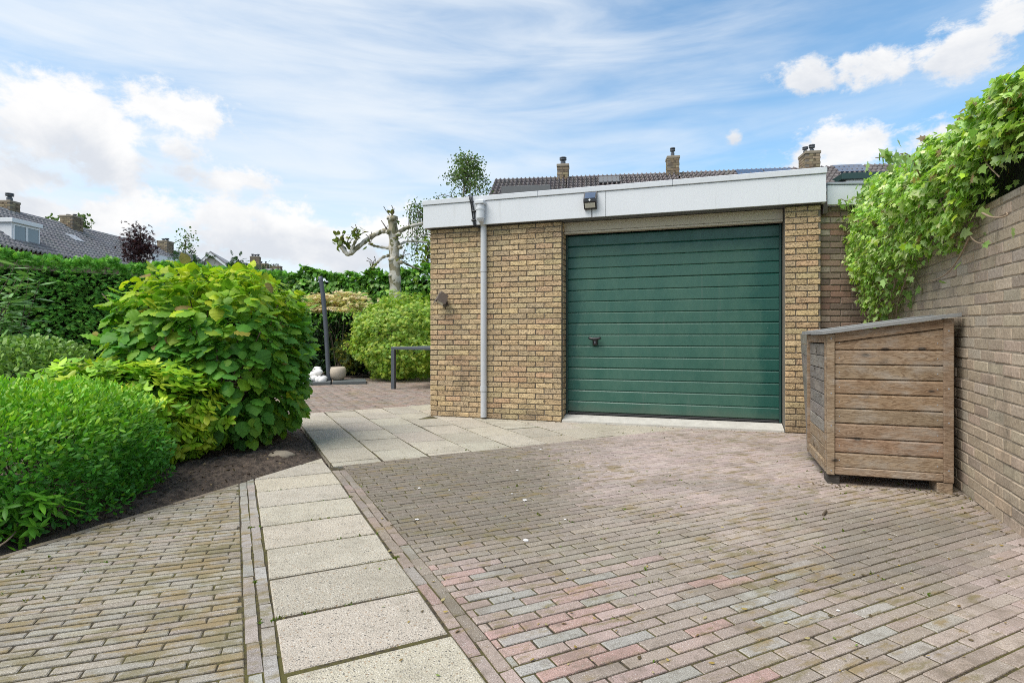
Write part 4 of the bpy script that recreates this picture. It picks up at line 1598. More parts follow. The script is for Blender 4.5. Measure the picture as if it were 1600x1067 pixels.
# conifers and shrubs that stick out above the hedges
def tuft(name, label, cat, c, r, n, kind, size, cols, mt='matt_leaf', seed=1, zmin=0.0, lump=.3, group=None, trunk=None, depth=.7, sparse=1.0):
    t = thing(name, label, cat, (c[0], c[1], 0), group)
    P, N = blob(n, c, r, 2.0, zmin, depth, lump, seed, 2.6)
    m = len(P)
    foliage(t, kind, P, N * .6 + R3(m, .7), N * .3 + UP * .6 + R3(m, .6), rng.uniform(.7, 1.3, m) * size, tints(m, cols, d=.25), mt, stuff='crown')
    base = (c[0], c[1], 0)
    if trunk:
        mb = MB()
        top = (c[0] + .05, c[1], c[2] + r[2] * .6)
        mb.tube(spline([base, (c[0] - .06, c[1], c[2] * .5), top], 6), [trunk * (1 - .7 * i / 12) for i in range(13)], 8)
        for q in P[rng.choice(m, 14)]:
            s0 = Vector((c[0], c[1], min(max(q[2] - .5 * r[2], c[2] - r[2]), c[2] + r[2] * .4)))
            mb.tube(spline([s0, s0.lerp(Vector(q), .5) + Vector((0, 0, .1)), Vector(q)], 3), [trunk * .35, trunk * .3, trunk * .25, trunk * .2, trunk * .15, trunk * .1, trunk * .05], 5)
        mb.build('trunk', 'twig', t, smooth=True)
    return t
DG = [(.03, .08, .02), (.045, .11, .025), (.025, .06, .018)]
CON = 'conifers showing over the left hedge'
for (px, py, Y, w, lab) in ((318, 420, 15.0, .55, 'dark conifer tip above the hedge between the last chimney and the gable'),
                       (372, 412, 15.5, .30, 'narrow dark conifer tip right of the small white gable'),
                       (288, 408, 15.2, .45, 'bushy conifer top below the third chimney on the left'),
                       (412, 428, 15.5, .7, 'low dark conifer right of the gable where both hedges meet')):
    p = at(px, py, Y)
    tuft('conifer', lab, 'tree', (p.x, Y, p.z - .5), (w, w, .75), 500, 'spray', .16, DG, seed=px, group=CON, trunk=.06)
# dark red maple
p = at(217, 385, 18)
tuft('red_maple', 'dark purple-leaved maple rising above the left hedge', 'tree', (p.x, 18, p.z), (.50, .46, .74), 1300, 'palmate', .085, [(.045, .016, .022), (.06, .02, .026), (.03, .012, .018)], seed=31, lump=.45, trunk=.05, depth=.9)
for (px, py, Y, rx, rz, lab) in ((82, 352, 46, .9, .8, 'pale tree crown just over the roof ridge between the first two chimneys'), (130, 348, 46, .5, .8, 'thin pale tree crown right beside the second chimney'), (290, 380, 60, 1.3, 1.7, 'thin pale tree right of the third chimney')):
    p = at(px, py, Y)
    tuft('far_tree', lab, 'tree', (p.x, Y, p.z), (rx, .8, rz), 200, 'round', .20, [(.13, .20, .06), (.10, .17, .05)], seed=px, lump=.4, trunk=.07, group='pale trees behind the left roofs', depth=.9)

# cream maple, dark shrub under it, light green maple
t = thing('cream_maple', 'cream and pink leaved shrub with flat tiers in front of the back hedge', 'shrub', (-4.3, 14.4, 0))
PP, NN = [], []
for k in range(30):
    a, rr = random.uniform(0, 2 * PI), math.sqrt(random.random()) * .60
    cx, cy, cz = -4.38 + rr * math.cos(a) * 1.05, 14.3 + rr * math.sin(a), 1.62 + .62 * random.random() * (1.1 - rr) + .05
    m = 70
    q = rng.normal(0, 1, (m, 3)) * np.array((.15, .15, .022))
    PP.append(q + np.array((cx, cy, cz)))
P = np.concatenate(PP)
n = len(P)
foliage(t, 'palmate', P, R3(n, 1) * np.array((1, 1, .25)) - UP * .2 + np.array((0, -.4, 0)), UP + np.array((0, -.25, 0)) + R3(n, .25), rng.uniform(.07, .12, n), tints(n, [(.78, .64, .40), (.80, .60, .42), (.70, .62, .30), (.50, .56, .18)]), 'leaf')
stems(t, (-4.35, 14.3, 0), [(-4.38 + random.uniform(-.5, .5), 14.3 + random.uniform(-.4, .4), random.uniform(1.5, 2.0)) for _ in range(7)], .014)
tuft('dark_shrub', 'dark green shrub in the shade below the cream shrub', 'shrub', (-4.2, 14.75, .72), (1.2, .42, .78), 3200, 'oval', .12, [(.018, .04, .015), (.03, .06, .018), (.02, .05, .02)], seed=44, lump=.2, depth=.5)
tuft('small_maple', 'small green and yellow maple growing behind the stone bowl', 'shrub', (-3.95, 13.9, .62), (.42, .35, .40), 420, 'palmate', .10, [(.05, .09, .025), (.08, .12, .03), (.20, .20, .03)], seed=45, lump=.3)
t = thing('green_maple', 'dome of fine light green maple leaves beside the grey table', 'shrub', (-2.6, 13.4, 0))
P, N = blob(13000, (-2.55, 13.4, 1.0), (1.22, 1.0, .98), 2.2, .08, .30, .26, 52, 2.6)
n = len(P)
foliage(t, 'palmate', P, N * .5 - UP * .75 + R3(n, .35), N * .8 + UP * .4 + R3(n, .3), rng.uniform(.05, .09, n), tints(n, [(.28, .45, .05), (.36, .50, .06), (.20, .36, .045), (.46, .54, .08)], d=.2), 'leaf')
stems(t, (-2.6, 13.4, 0), [(-2.6 + random.uniform(-.8, .8), 13.4 + random.uniform(-.6, .6), random.uniform(.9, 1.6)) for _ in range(12)], .03)

# pollarded plane tree
PY = 14.6
t = thing('plane_tree', 'pollarded plane tree with mottled bare trunk and knobbly branches', 'tree', (at(617, 500, PY).x, PY, 0))
q = lambda px, py, dy=0.0: at(px, py, PY + dy)
mb = MB()
tr = [Vector((q(619, 0).x, PY, 0)), q(618, 470), q(617, 430), q(616, 400), q(615, 370), q(613, 341)]
pts = spline(tr, 6)
mb.tube(pts, [.16 - .045 * i / len(pts) + .010 * math.sin(i * 1.3) for i in range(len(pts))], 14)
mb.tube([q(613, 343), q(613, 338.5)], [.145, .14], 14)
mb.build('trunk', 'plane_bark', t, smooth=True)
brs = [([q(610, 360), q(596, 362), q(580, 370, -.2), q(562, 384, -.3), q(546, 397, -.4), q(538, 392, -.4), q(532, 382, -.4)], .085, .07),
       ([q(548, 396, -.4), q(553, 382, -.4), q(558, 372, -.4)], .055, .045),
       ([q(608, 388), q(594, 386), q(584, 384, -.2), q(577, 381, -.2)], .05, .03),
       ([q(608, 399), q(597, 403, -.2), q(590, 410, -.3), q(584, 417, -.3)], .05, .035),
       ([q(622, 364), q(634, 357, .2), q(648, 352, .3), q(664, 349, .5)], .075, .05),
       ([q(624, 383), q(634, 378, .2), q(648, 377, .3), q(668, 379, .5)], .045, .03),
       ([q(626, 408), q(640, 415, .2), q(656, 421, .3)], .045, .03)]
for (p_, a, b) in brs:
    mb = MB()
    pts = spline(p_, 5)
    k = len(pts)
    mb.tube(pts, [.74 * (a + (b - a) * i / k) + .008 * math.sin(i * 2.1) for i in range(k)], 9)
    mb.build('branch', 'plane_bark', t, smooth=True)
PP = []
for (px, py, r, m) in ((531, 376, .17, 42), (541, 380, .1, 14), (559, 365, .12, 26), (584, 417, .1, 10), (620, 372, .12, 16), (577, 380, .05, 4), (628, 405, .1, 12), (612, 338, .12, 6), (651, 440, .08, 5)):
    PP.append(rng.normal(0, r * .6, (m, 3)) + np.array(q(px, py, -.4 if px < 600 else -.1)))
P = np.concatenate(PP)
n = len(P)
foliage(t, 'round', P, R3(n, 1) + UP * .5, UP + R3(n, .5), rng.uniform(.08, .15, n), tints(n, [(.16, .20, .04), (.20, .20, .05), (.12, .18, .03)]), 'leaf', stuff='young_leaves')

# burls and twigs on the plane tree
mb = MB()
for (px, py, rr) in ((611, 405, .12), (625, 386, .10), (607, 362, .12), (622, 366, .11), (613, 341, .13), (531, 384, .09), (558, 372, .06), (545, 397, .08), (577, 381, .05), (584, 416, .05), (626, 410, .09), (610, 430, .09)):
    rr *= .68
    c_ = q(px, py, -.4 if px < 600 else -.1)
    mb.tube([c_ + Vector((0, 0, -rr * .8)), c_ + Vector((0, 0, -rr * .4)), c_ + Vector((.01, 0, rr * .2)), c_ + Vector((0, 0, rr * .7))], [rr * .5, rr * 1.05, rr * .95, rr * .4], 9)
mb.build('burl', 'plane_bark', t, smooth=True)
mb = MB()
for (px, py) in ((531, 382), (541, 384), (559, 370), (584, 417), (612, 340), (577, 381), (628, 405), (620, 372), (607, 362)):
    for k in range(4):
        c_ = q(px, py, -.4 if px < 600 else -.1)
        e_ = c_ + Vector((random.uniform(-.25, .25), random.uniform(-.15, .15), random.uniform(.08, .32)))
        mb.tube(spline([c_, c_.lerp(e_, .5) + Vector((random.uniform(-.04, .04), 0, .03)), e_], 3), .009, 5)
mb.build('shoots', 'twig', t, kind='stuff')

# birch behind the garage
BY = 21
t = thing('birch_tree', 'airy birch with hanging twigs behind the garage roof', 'tree', (at(712, 500, BY).x, BY, 0))
mb = MB()
b0_ = Vector((at(712, 0, BY).x, BY, 0))
topv = at(731, 238, BY)
mb.tube(spline([b0_, b0_.lerp(topv, .5) + Vector((-.15, 0, 0)), topv], 8), [.16 * (1 - .93 * i / 16) for i in range(17)], 9)
mb.build('trunk', 'plane_bark', t, smooth=True)
mb = MB()
PP = []
for k in range(84):
    f = random.random() ** .85
    s0 = b0_.lerp(topv, .42 + .55 * f)
    wid = (1 - f) * 2.0 + .30
    a = random.uniform(0, 2 * PI)
    e = s0 + Vector((math.cos(a) * wid * random.uniform(.5, 1), math.sin(a) * wid * random.uniform(.5, 1), random.uniform(.1, .5) * (1 - f) + .12))
    hang = e + Vector((math.cos(a) * .2, math.sin(a) * .2, -random.uniform(.3, 1.6) * (1 - f) - .08))
    pts = spline([s0, s0.lerp(e, .6) + Vector((0, 0, .12)), e, hang], 4)
    mb.tube(pts, [.018 * (1 - .8 * i / len(pts)) for i in range(len(pts))], 4)
    for p_ in pts[3:]:
        PP.append(rng.normal(0, .13, (5, 3)) + np.array(p_))
# the low curtain of twigs that shows left of the garage corner
for k in range(26):
    e = at(random.uniform(640, 672), random.uniform(318, 350), BY)
    hang = at(800 + (e.x / BY * 890) + random.uniform(-10, 4), random.uniform(365, 425), BY)
    s0 = b0_.lerp(topv, .45)
    pts = spline([s0, s0.lerp(e, .6) + Vector((0, 0, .25)), e, hang], 4)
    mb.tube(pts, [.016 * (1 - .8 * i / len(pts)) for i in range(len(pts))], 4)
    for p_ in pts[6:]:
        PP.append(rng.normal(0, .12, (5, 3)) + np.array(p_))
mb.build('twigs', 'twig', t)
P = np.concatenate(PP)
n = len(P)
foliage(t, 'round', P, -UP * .6 + R3(n, .7), R3(n, 1), rng.uniform(.05, .085, n), tints(n, [(.12, .20, .06), (.16, .25, .08), (.10, .16, .05)]), 'leaf', stuff='crown')
tuft('leafy_tree', 'yellow-green leafy branches right beside the garage corner', 'tree', tuple(at(668, 400, 16.8)), (.28, .3, .7), 180, 'round', .11, [(.2, .27, .03), (.15, .23, .03)], seed=71, lump=.4, trunk=.03, depth=.8)

# ivy over the right wall ------------------------------------------------
t = thing('ivy', 'sunlit ivy tumbling over the top of the brown garden wall', 'ivy', RW.p(2.5, .1, 1.77))
UBASE = 3.10                    # u of the photo's reference point on the wall
def ivy_prof(u):
    w = UBASE - u               # distance beyond the reference point
    zb = np.interp(w, [-1.6, -.45, -.2, .07, .56, 1.0, 1.45, 1.85, 2.2, 2.45, 2.7, 2.9, 3.1], [2.0, 1.93, 1.85, 1.70, 1.58, 1.54, 1.52, 1.42, 1.20, 1.06, 1.32, 1.62, 1.85])
    ztop = np.interp(w, [-1.6, -.4, .1, 1.0, 2.6, 3.1], [2.25, 2.27, 2.31, 2.36, 2.50, 2.45])
    return zb, ztop
n = 19000
u = rng.uniform(-.05, 4.6, n)
zb, zt_ = ivy_prof(u)
f = rng.random(n)
front = rng.random(n) < .74
lum = np.array([nz(a * 2.2, b * 3.0, 5) + .6 * nz(a * 5.5, b * 5.5, 9) for a, b in zip(u, f * 1.2)])
zb = zb + .10 * np.array([nz(a * 6, 3.3) + .8 * nz(a * 15, 7.7) for a in u])
w = UBASE - u
prot = np.interp(w, [-1.5, -.3, .3, 1.2, 2.2, 3.1], [.10, .10, .16, .24, .30, .30])
z = np.where(front, zb + (zt_ - zb) * f ** .85, zt_ - .02)
off = np.where(front, prot * (.45 + .75 * np.sin(np.clip(f * 1.25, 0, 1) * PI * .75 + .25)) - .28 * np.clip(f - .8, 0, 1), prot * .55 - f * .55)
off = off + lum * .12 - np.abs(rng.normal(0, .07, n)) * front
z = z + lum * .05 - np.abs(rng.normal(0, .045, n)) * (~front)
keepm = ~(front & (w < -.05) & (z < 2.0) & (rng.random(n) < .8))
u, z, off, f, front, lum, w = [a[keepm] for a in (u, z, off, f, front, lum, w)]
n = len(u)
P = np.stack([RW.o[0] + RW.a[0] * u - RW.n[0] * off, RW.o[1] + RW.a[1] * u - RW.n[1] * off, z], 1)
outn = np.array((-RW.n[0], -RW.n[1], 0))
N = np.where(front[:, None], outn * 1.0 + UP * .35 * f[:, None] * 2, UP + outn * .2)
tip = -UP * .8 + N * .35 + np.array((RW.a[0], RW.a[1], 0)) * .25 + R3(n, .42)
nrm = N * .8 + UP * .45 + R3(n, .40)
S = rng.uniform(.026, .060, n) * np.where((w > -.6) & (w < 1.0), 1.05, .95)
tt = tints(n, [(.38, .58, .13), (.50, .66, .22), (.29, .50, .09), (.66, .74, .36), (.46, .66, .06)], [3, 3, 3, 1.6, 1.2], d=.2)
dead = rng.random(n) < .045
tt[dead] = tints(int(dead.sum()), [(.30, .20, .10), (.38, .28, .14), (.22, .15, .08)])
foliage(t, 'ivy', P, tip, nrm, S, tt, 'ivy_leaf', 300)
# trailing stems
def trail(pts, r=.006, leaves=8, parent=t, spread=.05):
    mb = MB()
    sp = spline(pts, 7)
    mb.tube(sp, [r * (1 - .5 * i / len(sp)) for i in range(len(sp))], 6)
    mb.build('stem', 'pale_twig', parent, smooth=True)
    if leaves:
        idx = np.linspace(0, len(sp) - 1, leaves).astype(int)
        P = np.array([tuple(sp[i]) for i in idx]) + rng.normal(0, spread, (leaves, 3))
        foliage(parent, 'ivy', P, -UP * .8 + R3(leaves, .5), outn + UP * .4 + R3(leaves, .4), rng.uniform(.045, .085, leaves), tints(leaves, [(.26, .42, .11), (.36, .52, .18)]), 'leaf', stuff='trailing_leaves')
def wp(px, py, o=.06):
    """a point off the face of the right wall under a photo pixel"""
    r = (px - 800) / 890
    ox, oy = RW.p(0, -o, 0)[:2]
    uu = (r * oy - ox) / (RW.a[0] - r * RW.a[1])
    X, Y = ox + RW.a[0] * uu, oy + RW.a[1] * uu
    return (X, Y, 1 + (527 - py) / 890 * Y)
trail([wp(1515, 370), wp(1500, 400), wp(1482, 425), wp(1462, 437), wp(1443, 440)], .006, 4)
trail([wp(1535, 333, .1), wp(1548, 339, .1), wp(1563, 340, .1), wp(1574, 336, .09), wp(1572, 332, .09)], .006, 2)
trail([wp(1515, 365), wp(1520, 374), wp(1530, 380), wp(1538, 378)], .005, 2)
trail([wp(1420, 420, .1), wp(1413, 445, .09), wp(1404, 470, .09), wp(1400, 497, .08)], .008, 26, spread=.07)
trail([wp(1400, 430, .12), wp(1396, 455, .12), wp(1388, 475, .11), wp(1384, 494, .10)], .007, 34, spread=.06)
trail([wp(1440, 280, .2), wp(1420, 243, .35), wp(1395, 244, .5), wp(1368, 247, .6)], .005, 26, spread=.025)
trail([(3.55, 5.72, 2.42), (3.45, 5.72, 2.40), (3.36, 5.72, 2.37), (3.30, 5.72, 2.39)], .006, 30, spread=.045)
trail([(3.75, 5.6, 2.5), (3.6, 5.62, 2.52), (3.5, 5.65, 2.5)], .006, 30, spread=.06)
# tangle of old stems underneath
mb = MB()
for k in range(70):
    uu = random.uniform(.2, 3.6)
    zb_, zt__ = ivy_prof(uu)
    p0 = RW.p(uu, -.02 - random.uniform(0, .06), float(zt__) - .16)
    p2 = RW.p(uu + random.uniform(-.4, .3), -.04 - random.uniform(0, .12), float(zb_) + random.uniform(.05, .4))
    pm = [(a + b) / 2 + random.uniform(-.08, .08) for a, b in zip(p0, p2)]
    mb.tube(spline([p0, pm, p2], 5), .0036, 5)
mb.build('woody_stems', 'pale_twig', t, kind='stuff')

# ------------------------------------------------------------------ terrace things
def slab_box(mb, c, h, rz, ch=.006):
    R = np.array([[math.cos(rz), -math.sin(rz), 0], [math.sin(rz), math.cos(rz), 0], [0, 0, 1]])
    mb.box(c, h, R, ch)
plinth = thing('slate_plinth', 'low dark slate plinth carrying the stone bowl and white stones', 'plinth', (-3.7, 12.4, 0))
for (cx, cy) in ((-4.25, 12.25), (-3.55, 12.45)):
    mb = MB()
    slab_box(mb, (cx, cy, .03), (.345, .40, .035), .27)
    mb.build('slate_slab', 'slate', plinth)
t = thing('table', 'anthracite metal garden table standing partly behind the garage corner', 'table', (-2.34, 11, 0))
TF = Frame(-2.34, 11.0, GA.a[0], GA.a[1])
mb = MB()
TF.box(mb, 0, .95, 0, 1.76, .76, .815, .006)
mb.build('tabletop', 'anthracite', t)
for (u0, v0) in ((0, 0), (.875, 0), (0, 1.685), (.875, 1.685)):
    mb = MB()
    TF.box(mb, u0, u0 + .075, v0, v0 + .075, 0, .757, .006)
    mb.build('leg', 'anthracite', t)
t = tag(put('pole', None, None) if False else MB().tube(spline([at(514, 598, 12.4), at(512, 560, 12.4), at(509, 510, 12.4), at(505, 465, 12.4), at(500.5, 432, 12.4)], 6), [.048] * 20 + [.045] * 5, 14).build('pole', 'anthracite', smooth=True),
        'slender curved anthracite pole rising beside the white stones', 'pole')
bowl = MB().lathe((-3.86, 12.55, .066), [(.10, 0), (.15, .015), (.19, .08), (.205, .16), (.195, .24), (.165, .285), (.15, .285), (.155, .25), (.16, .2)], 28).build('stone_bowl', 'stone_pot', smooth=True)
tag(bowl, 'round beige stone bowl standing on the slate plinth', 'bowl')
def rock(name, c, r, material, seed, sub=2):
    import bmesh
    bm = bmesh.new()
    bmesh.ops.create_icosphere(bm, subdivisions=sub, radius=1)
    for v in bm.verts:
        f = 1 + .28 * nz(*(v.co * 1.5 + Vector((seed, 0, 0)))) + .16 * nz(*(v.co * 3.3 + Vector((0, seed, 0))))
        v.co = Vector((v.co.x * r[0] * f + c[0], v.co.y * r[1] * f + c[1], v.co.z * r[2] * f + c[2]))
    me = bpy.data.meshes.new(name)
    bm.to_mesh(me)
    bm.free()
    me.polygons.foreach_set('use_smooth', np.ones(len(me.polygons), dtype=bool))
    return put(name, me, material)
sts = [(-4.35, 12.15, .11), (-4.20, 12.12, .12), (-4.10, 12.10, .10), (-4.05, 12.2, .12), (-4.28, 12.2, .20), (-4.14, 12.18, .25), (-4.42, 12.2, .14), (-4.2, 12.28, .3), (-4.32, 12.05, .09), (-4.02, 12.08, .09)]
SLAB = ['white stone low in the front of the heap, left of its middle', 'white stone at the front centre of the white heap', 'white stone low at the front right of the heap', 'white stone touching the foot of the pole',
        'white stone in the middle layer at the left of the heap', 'topmost white stone of the heap beside the pole', 'leftmost white stone of the heap on the plinth', 'white stone high at the back of the heap',
        'white stone lying lowest in front of the heap', 'white stone at the right front corner of the heap before the pole']
for i, (x, y, z) in enumerate(sts):
    o = rock('white_stone', (x, y, z), (.095, .08, .075), 'white_stone', i * 3.7)
    tag(o, SLAB[i], 'stone', 'white stones heaped on the slate plinth')
o = rock('boulder', (G(441, 716)[0] - .02, G(441, 716)[1] + .03, .015), (.105, .075, .04), 'boulder', 4.4)
tag(o, 'flat brown stone lying in the soil under the large bush', 'stone')

# ------------------------------------------------------------------ houses
def tiled(parent, o, along, down, L, rows, tw, tl, tint, name='roof'):
    """S-profile tiles laid from the ridge point o; along and down are unit vectors"""
    o, a, d = Vector(o), Vector(along).normalized(), Vector(down).normalized()
    nrm = a.cross(d)
    if nrm.z < 0:
        nrm = -nrm
    prof = [(0, .06), (.14, .115), (.30, .09), (.45, .02), (.7, -.02), (.92, .015), (1.0, .06)]
    cols = int(L / tw)
    V, F, T = [], [], []
    for r in range(rows):
        for c in range(cols):
            b = len(V)
            tn = vary(tint, .16)
            jl = random.gauss(0, .004)
            for e in range(3):
                for (x, h) in prof:
                    if e == 0:
                        p = o + a * ((c + x) * tw) + d * (r * tl - .03) + nrm * (h)
                    elif e == 1:
                        p = o + a * ((c + x) * tw) + d * ((r + 1) * tl + .02) + nrm * (h + .075 + jl)
                    else:
                        p = o + a * ((c + x) * tw) + d * ((r + 1) * tl + .02) + nrm * (h + .005)
                    V.append(tuple(p))
                    T.append(tn)
            k = len(prof)
            for e in range(2):
                for i in range(k - 1):
                    F.append((b + e * k + i, b + e * k + i + 1, b + (e + 1) * k + i + 1, b + (e + 1) * k + i))
    return put(name, np_mesh(name, np.array(V), np.array(F), np.array(T)), 'roof_tile', parent, kind='stuff')
def ridge_caps(mb, o, along, L, step=.35, r=.11, tint=(.1, .1, .1)):
    o, a = Vector(o), Vector(along).normalized()
    k = int(L / step)
    for i in range(k):
        mb.tube([o + a * (i * step), o + a * ((i + 1) * step + .03)], [r, r * .88], 8, True, vary(tint, .15))
TG = (.27, .26, .265)
TB = (.155, .138, .138)

def chimney(parent, fr, u, v, z0, z1, wu, wv, pots, tint=(.3, .235, .15)):
    mb = MB()
    fr.box(mb, u - wu / 2, u + wu / 2, v - wv / 2, v + wv / 2, z0, z1 - .12, .01)
    c0 = mb.build('chimney', 'mortar', parent)
    mb = MB()
    cz = .11
    zz = z0
    kk = 0
    while zz < z1 - .12:
        for (u0, u1, vv0, vv1, ax) in ((u - wu / 2, u + wu / 2, v - wv / 2 - .012, v - wv / 2 + .02, 0), (u - wu / 2 - .012, u - wu / 2 + .02, v - wv / 2, v + wv / 2, 1), (u + wu / 2 - .02, u + wu / 2 + .012, v - wv / 2, v + wv / 2, 1)):
            L = (u1 - u0) if ax == 0 else (vv1 - vv0)
            nb = max(1, int(L / .24))
            for i in range(nb):
                s = (i + (.5 if kk % 2 and i < nb - 1 else 0)) / nb * L
                e = s + L / nb - .02
                tn = vary(random.choice([tint, (.24, .18, .12), (.34, .28, .18), (.2, .16, .11)]), .15)
                if ax == 0:
                    fr.box(mb, u0 + s, min(u1, u0 + e), vv0, vv1, zz + .012, zz + cz, .004, tn)
                else:
                    fr.box(mb, u0, u1, vv0 + s, min(vv1, vv0 + e), zz + .012, zz + cz, .004, tn)
        zz += cz
        kk += 1
    mb.build('brickwork', 'smooth_brick', c0, kind='stuff')
    mb = MB()
    fr.box(mb, u - wu / 2 - .03, u + wu / 2 + .03, v - wv / 2 - .03, v + wv / 2 + .03, z1 - .118, z1, .015, tint)
    mb.build('cap', 'boulder', c0)
    mb = MB()
    for (du, dv, h, r) in pots:
        b = fr.p(u + du, v + dv, z1)
        mb.lathe(b, [(r * .8, 0), (r * .8, h * .45), (r * .55, h * .5), (r * .55, h * .62), (r * 1.1, h * .66), (r * 1.1, h * .8), (r * .6, h * .84), (r * 1.15, h * .9), (r * 1.1, h)], 10)
    mb.build('chimney_pot', 'anthracite', c0)
    mb = MB()
    fr.box(mb, u - wu / 2 - .05, u + wu / 2 + .05, v - wv / 2 - .06, v + wv / 2 + .05, z0 - .02, z0 + .28, .01)
    mb.build('flashing', 'lead', c0)
    return c0

# row behind the garage: ridge runs (.991,-.135), ridge height 8.0
RZ = 8.0
RR = Frame(-.72, 25.5, .991, -.135)
pitch = math.radians(34)
dn = (-RR.n[0] * math.cos(pitch), -RR.n[1] * math.cos(pitch), -math.sin(pitch))
dnb = (RR.n[0] * math.cos(pitch), RR.n[1] * math.cos(pitch), -math.sin(pitch))
cuts = [(0, 3.2), (3.2, 7.9), (7.9, 12.9), (12.9, 18.6), (18.6, 24)]
chs = {0: [(3.0, .35)], 1: [(7.68, .42)], 2: [], 3: [(13.2, .45)], 4: []}
labs = ['end house with a grey flat dormer roof behind the garage, left of the first chimney', 'house between the left and middle chimneys behind the garage roof',
        'house right of the middle chimney with dark solar panels on its roof', 'house with a green trimmed dormer and a solar panel right of the garage', 'house at the far right behind the ivy']
for i, (u0, u1) in enumerate(cuts):
    h = thing('row_house', labs[i], 'house', RR.p((u0 + u1) / 2, 0, 0), 'row houses behind the garage')
    tiled(h, RR.p(u0, 0, RZ), RR.a + (0,), dn, u1 - u0, 14, .186, .34, TB)
    mb = MB()
    ridge_caps(mb, RR.p(u0, .04, RZ + .02), RR.a + (0,), u1 - u0, .186, .06, TB)
    mb.build('ridge_tiles', 'roof_tile', h)
    mb = MB()
    e = 4.0
    V = [RR.p(u, v, z) for u in (u0 + .004, u1 - .004) for (v, z) in ((-e + .3, 0), (-e + .3, RZ - (e - .3) * math.tan(pitch) - .05), (0, RZ - .08), (e - .3, RZ - (e - .3) * math.tan(pitch) - .05), (e - .3, 0))]
    k5 = 5
    mb.add(V, [(j, j + 5, j + 6, j + 1) for j in range(4)] + [(0, 1, 2, 3, 4), (9, 8, 7, 6, 5)])
    mb.build('wall', 'house_brick', h)
    for (cu, w) in chs[i]:
        pots = {0: [(0, 0, .34, .14)], 1: [(0, 0, .40, .10)], 3: [(-.16, 0, .28, .10), (.10, 0, .36, .11)]}[i]
        chimney(h, RR, cu, -.05, RZ - .6, RZ + {0: .55, 1: .70, 3: .62}[i], .48 if i != 3 else .56, .5 if i != 3 else .8, pots)
    def on_roof(name, uu0, uu1, s0, s1, lift, material):
        mb = MB()
        V = []
        nrm_ = Vector((-RR.n[0] * math.sin(pitch), -RR.n[1] * math.sin(pitch), math.cos(pitch)))
        for uu in (uu0, uu1):
            for (s_, l_) in ((s0, 0), (s0, lift), (s1, lift), (s1, 0)):
                V.append(tuple(Vector(RR.p(uu, 0, RZ)) + Vector(dn) * s_ + nrm_ * (.1 + l_)))
        mb.add(V, [(0, 4, 5, 1), (1, 5, 6, 2), (2, 6, 7, 3), (0, 3, 7, 4), (0, 1, 2, 3), (4, 7, 6, 5)])
        mb.build(name, material, h)
    if i == 0:
        mb = MB()
        RR.box(mb, .62, 2.6, -2.4, -.9, 6.3, 7.10, .01)
        mb.build('dormer', 'grey_roofing', h)
    if i == 1:
        on_roof('roof_window', 4.55, 5.4, .42, 1.1, .05, 'grey_roofing')
    if i == 2:
        for s_ in (10.2, 11.3):
            on_roof('solar_panel', s_, s_ + 1.05, .22, 1.8, .06, 'solar_cell')
    if i == 3:
        on_roof('solar_panel', 14.05, 15.15, .10, .92, .06, 'solar_cell')
        mb = MB()
        mb.tube([RR.p(13.42, .0, RZ - .1), RR.p(13.42, .0, RZ + .42)], .05, 10)
        mb.tube([RR.p(13.42, .0, RZ + .42), RR.p(13.42, .0, RZ + .5)], [.09, .06], 10)
        mb.build('vent_pipe', 'green_paint', h)
        mb = MB()
        RR.box(mb, 13.5, 18.2, -2.42, -1.0, 6.90, 7.13, .01)
        mb.build('dormer_fascia', 'green_paint', h)
        mb = MB()
        RR.box(mb, 13.7, 18.0, -2.30, -1.0, 5.6, 6.898, .01)
        w_ = mb.build('dormer_wall', 'white_frame', h)
        for (a, b) in ((13.9, 14.75), (14.95, 15.9), (16.1, 17.0), (17.1, 17.9)):
            mb = MB()
            RR.box(mb, a, b, -2.33, -2.302, 6.25, 6.74, .004)
            mb.build('window', 'glass', w_)
            mb = MB()
            for (aa, bb, z0, z1) in ((a - .05, a, 6.2, 6.79), (b, b + .05, 6.2, 6.79), (a, b, 6.742, 6.79), (a, b, 6.2, 6.248)):
                RR.box(mb, aa, bb, -2.36, -2.302, z0, z1, .004)
            mb.build('window_frame', 'white_frame', w_)

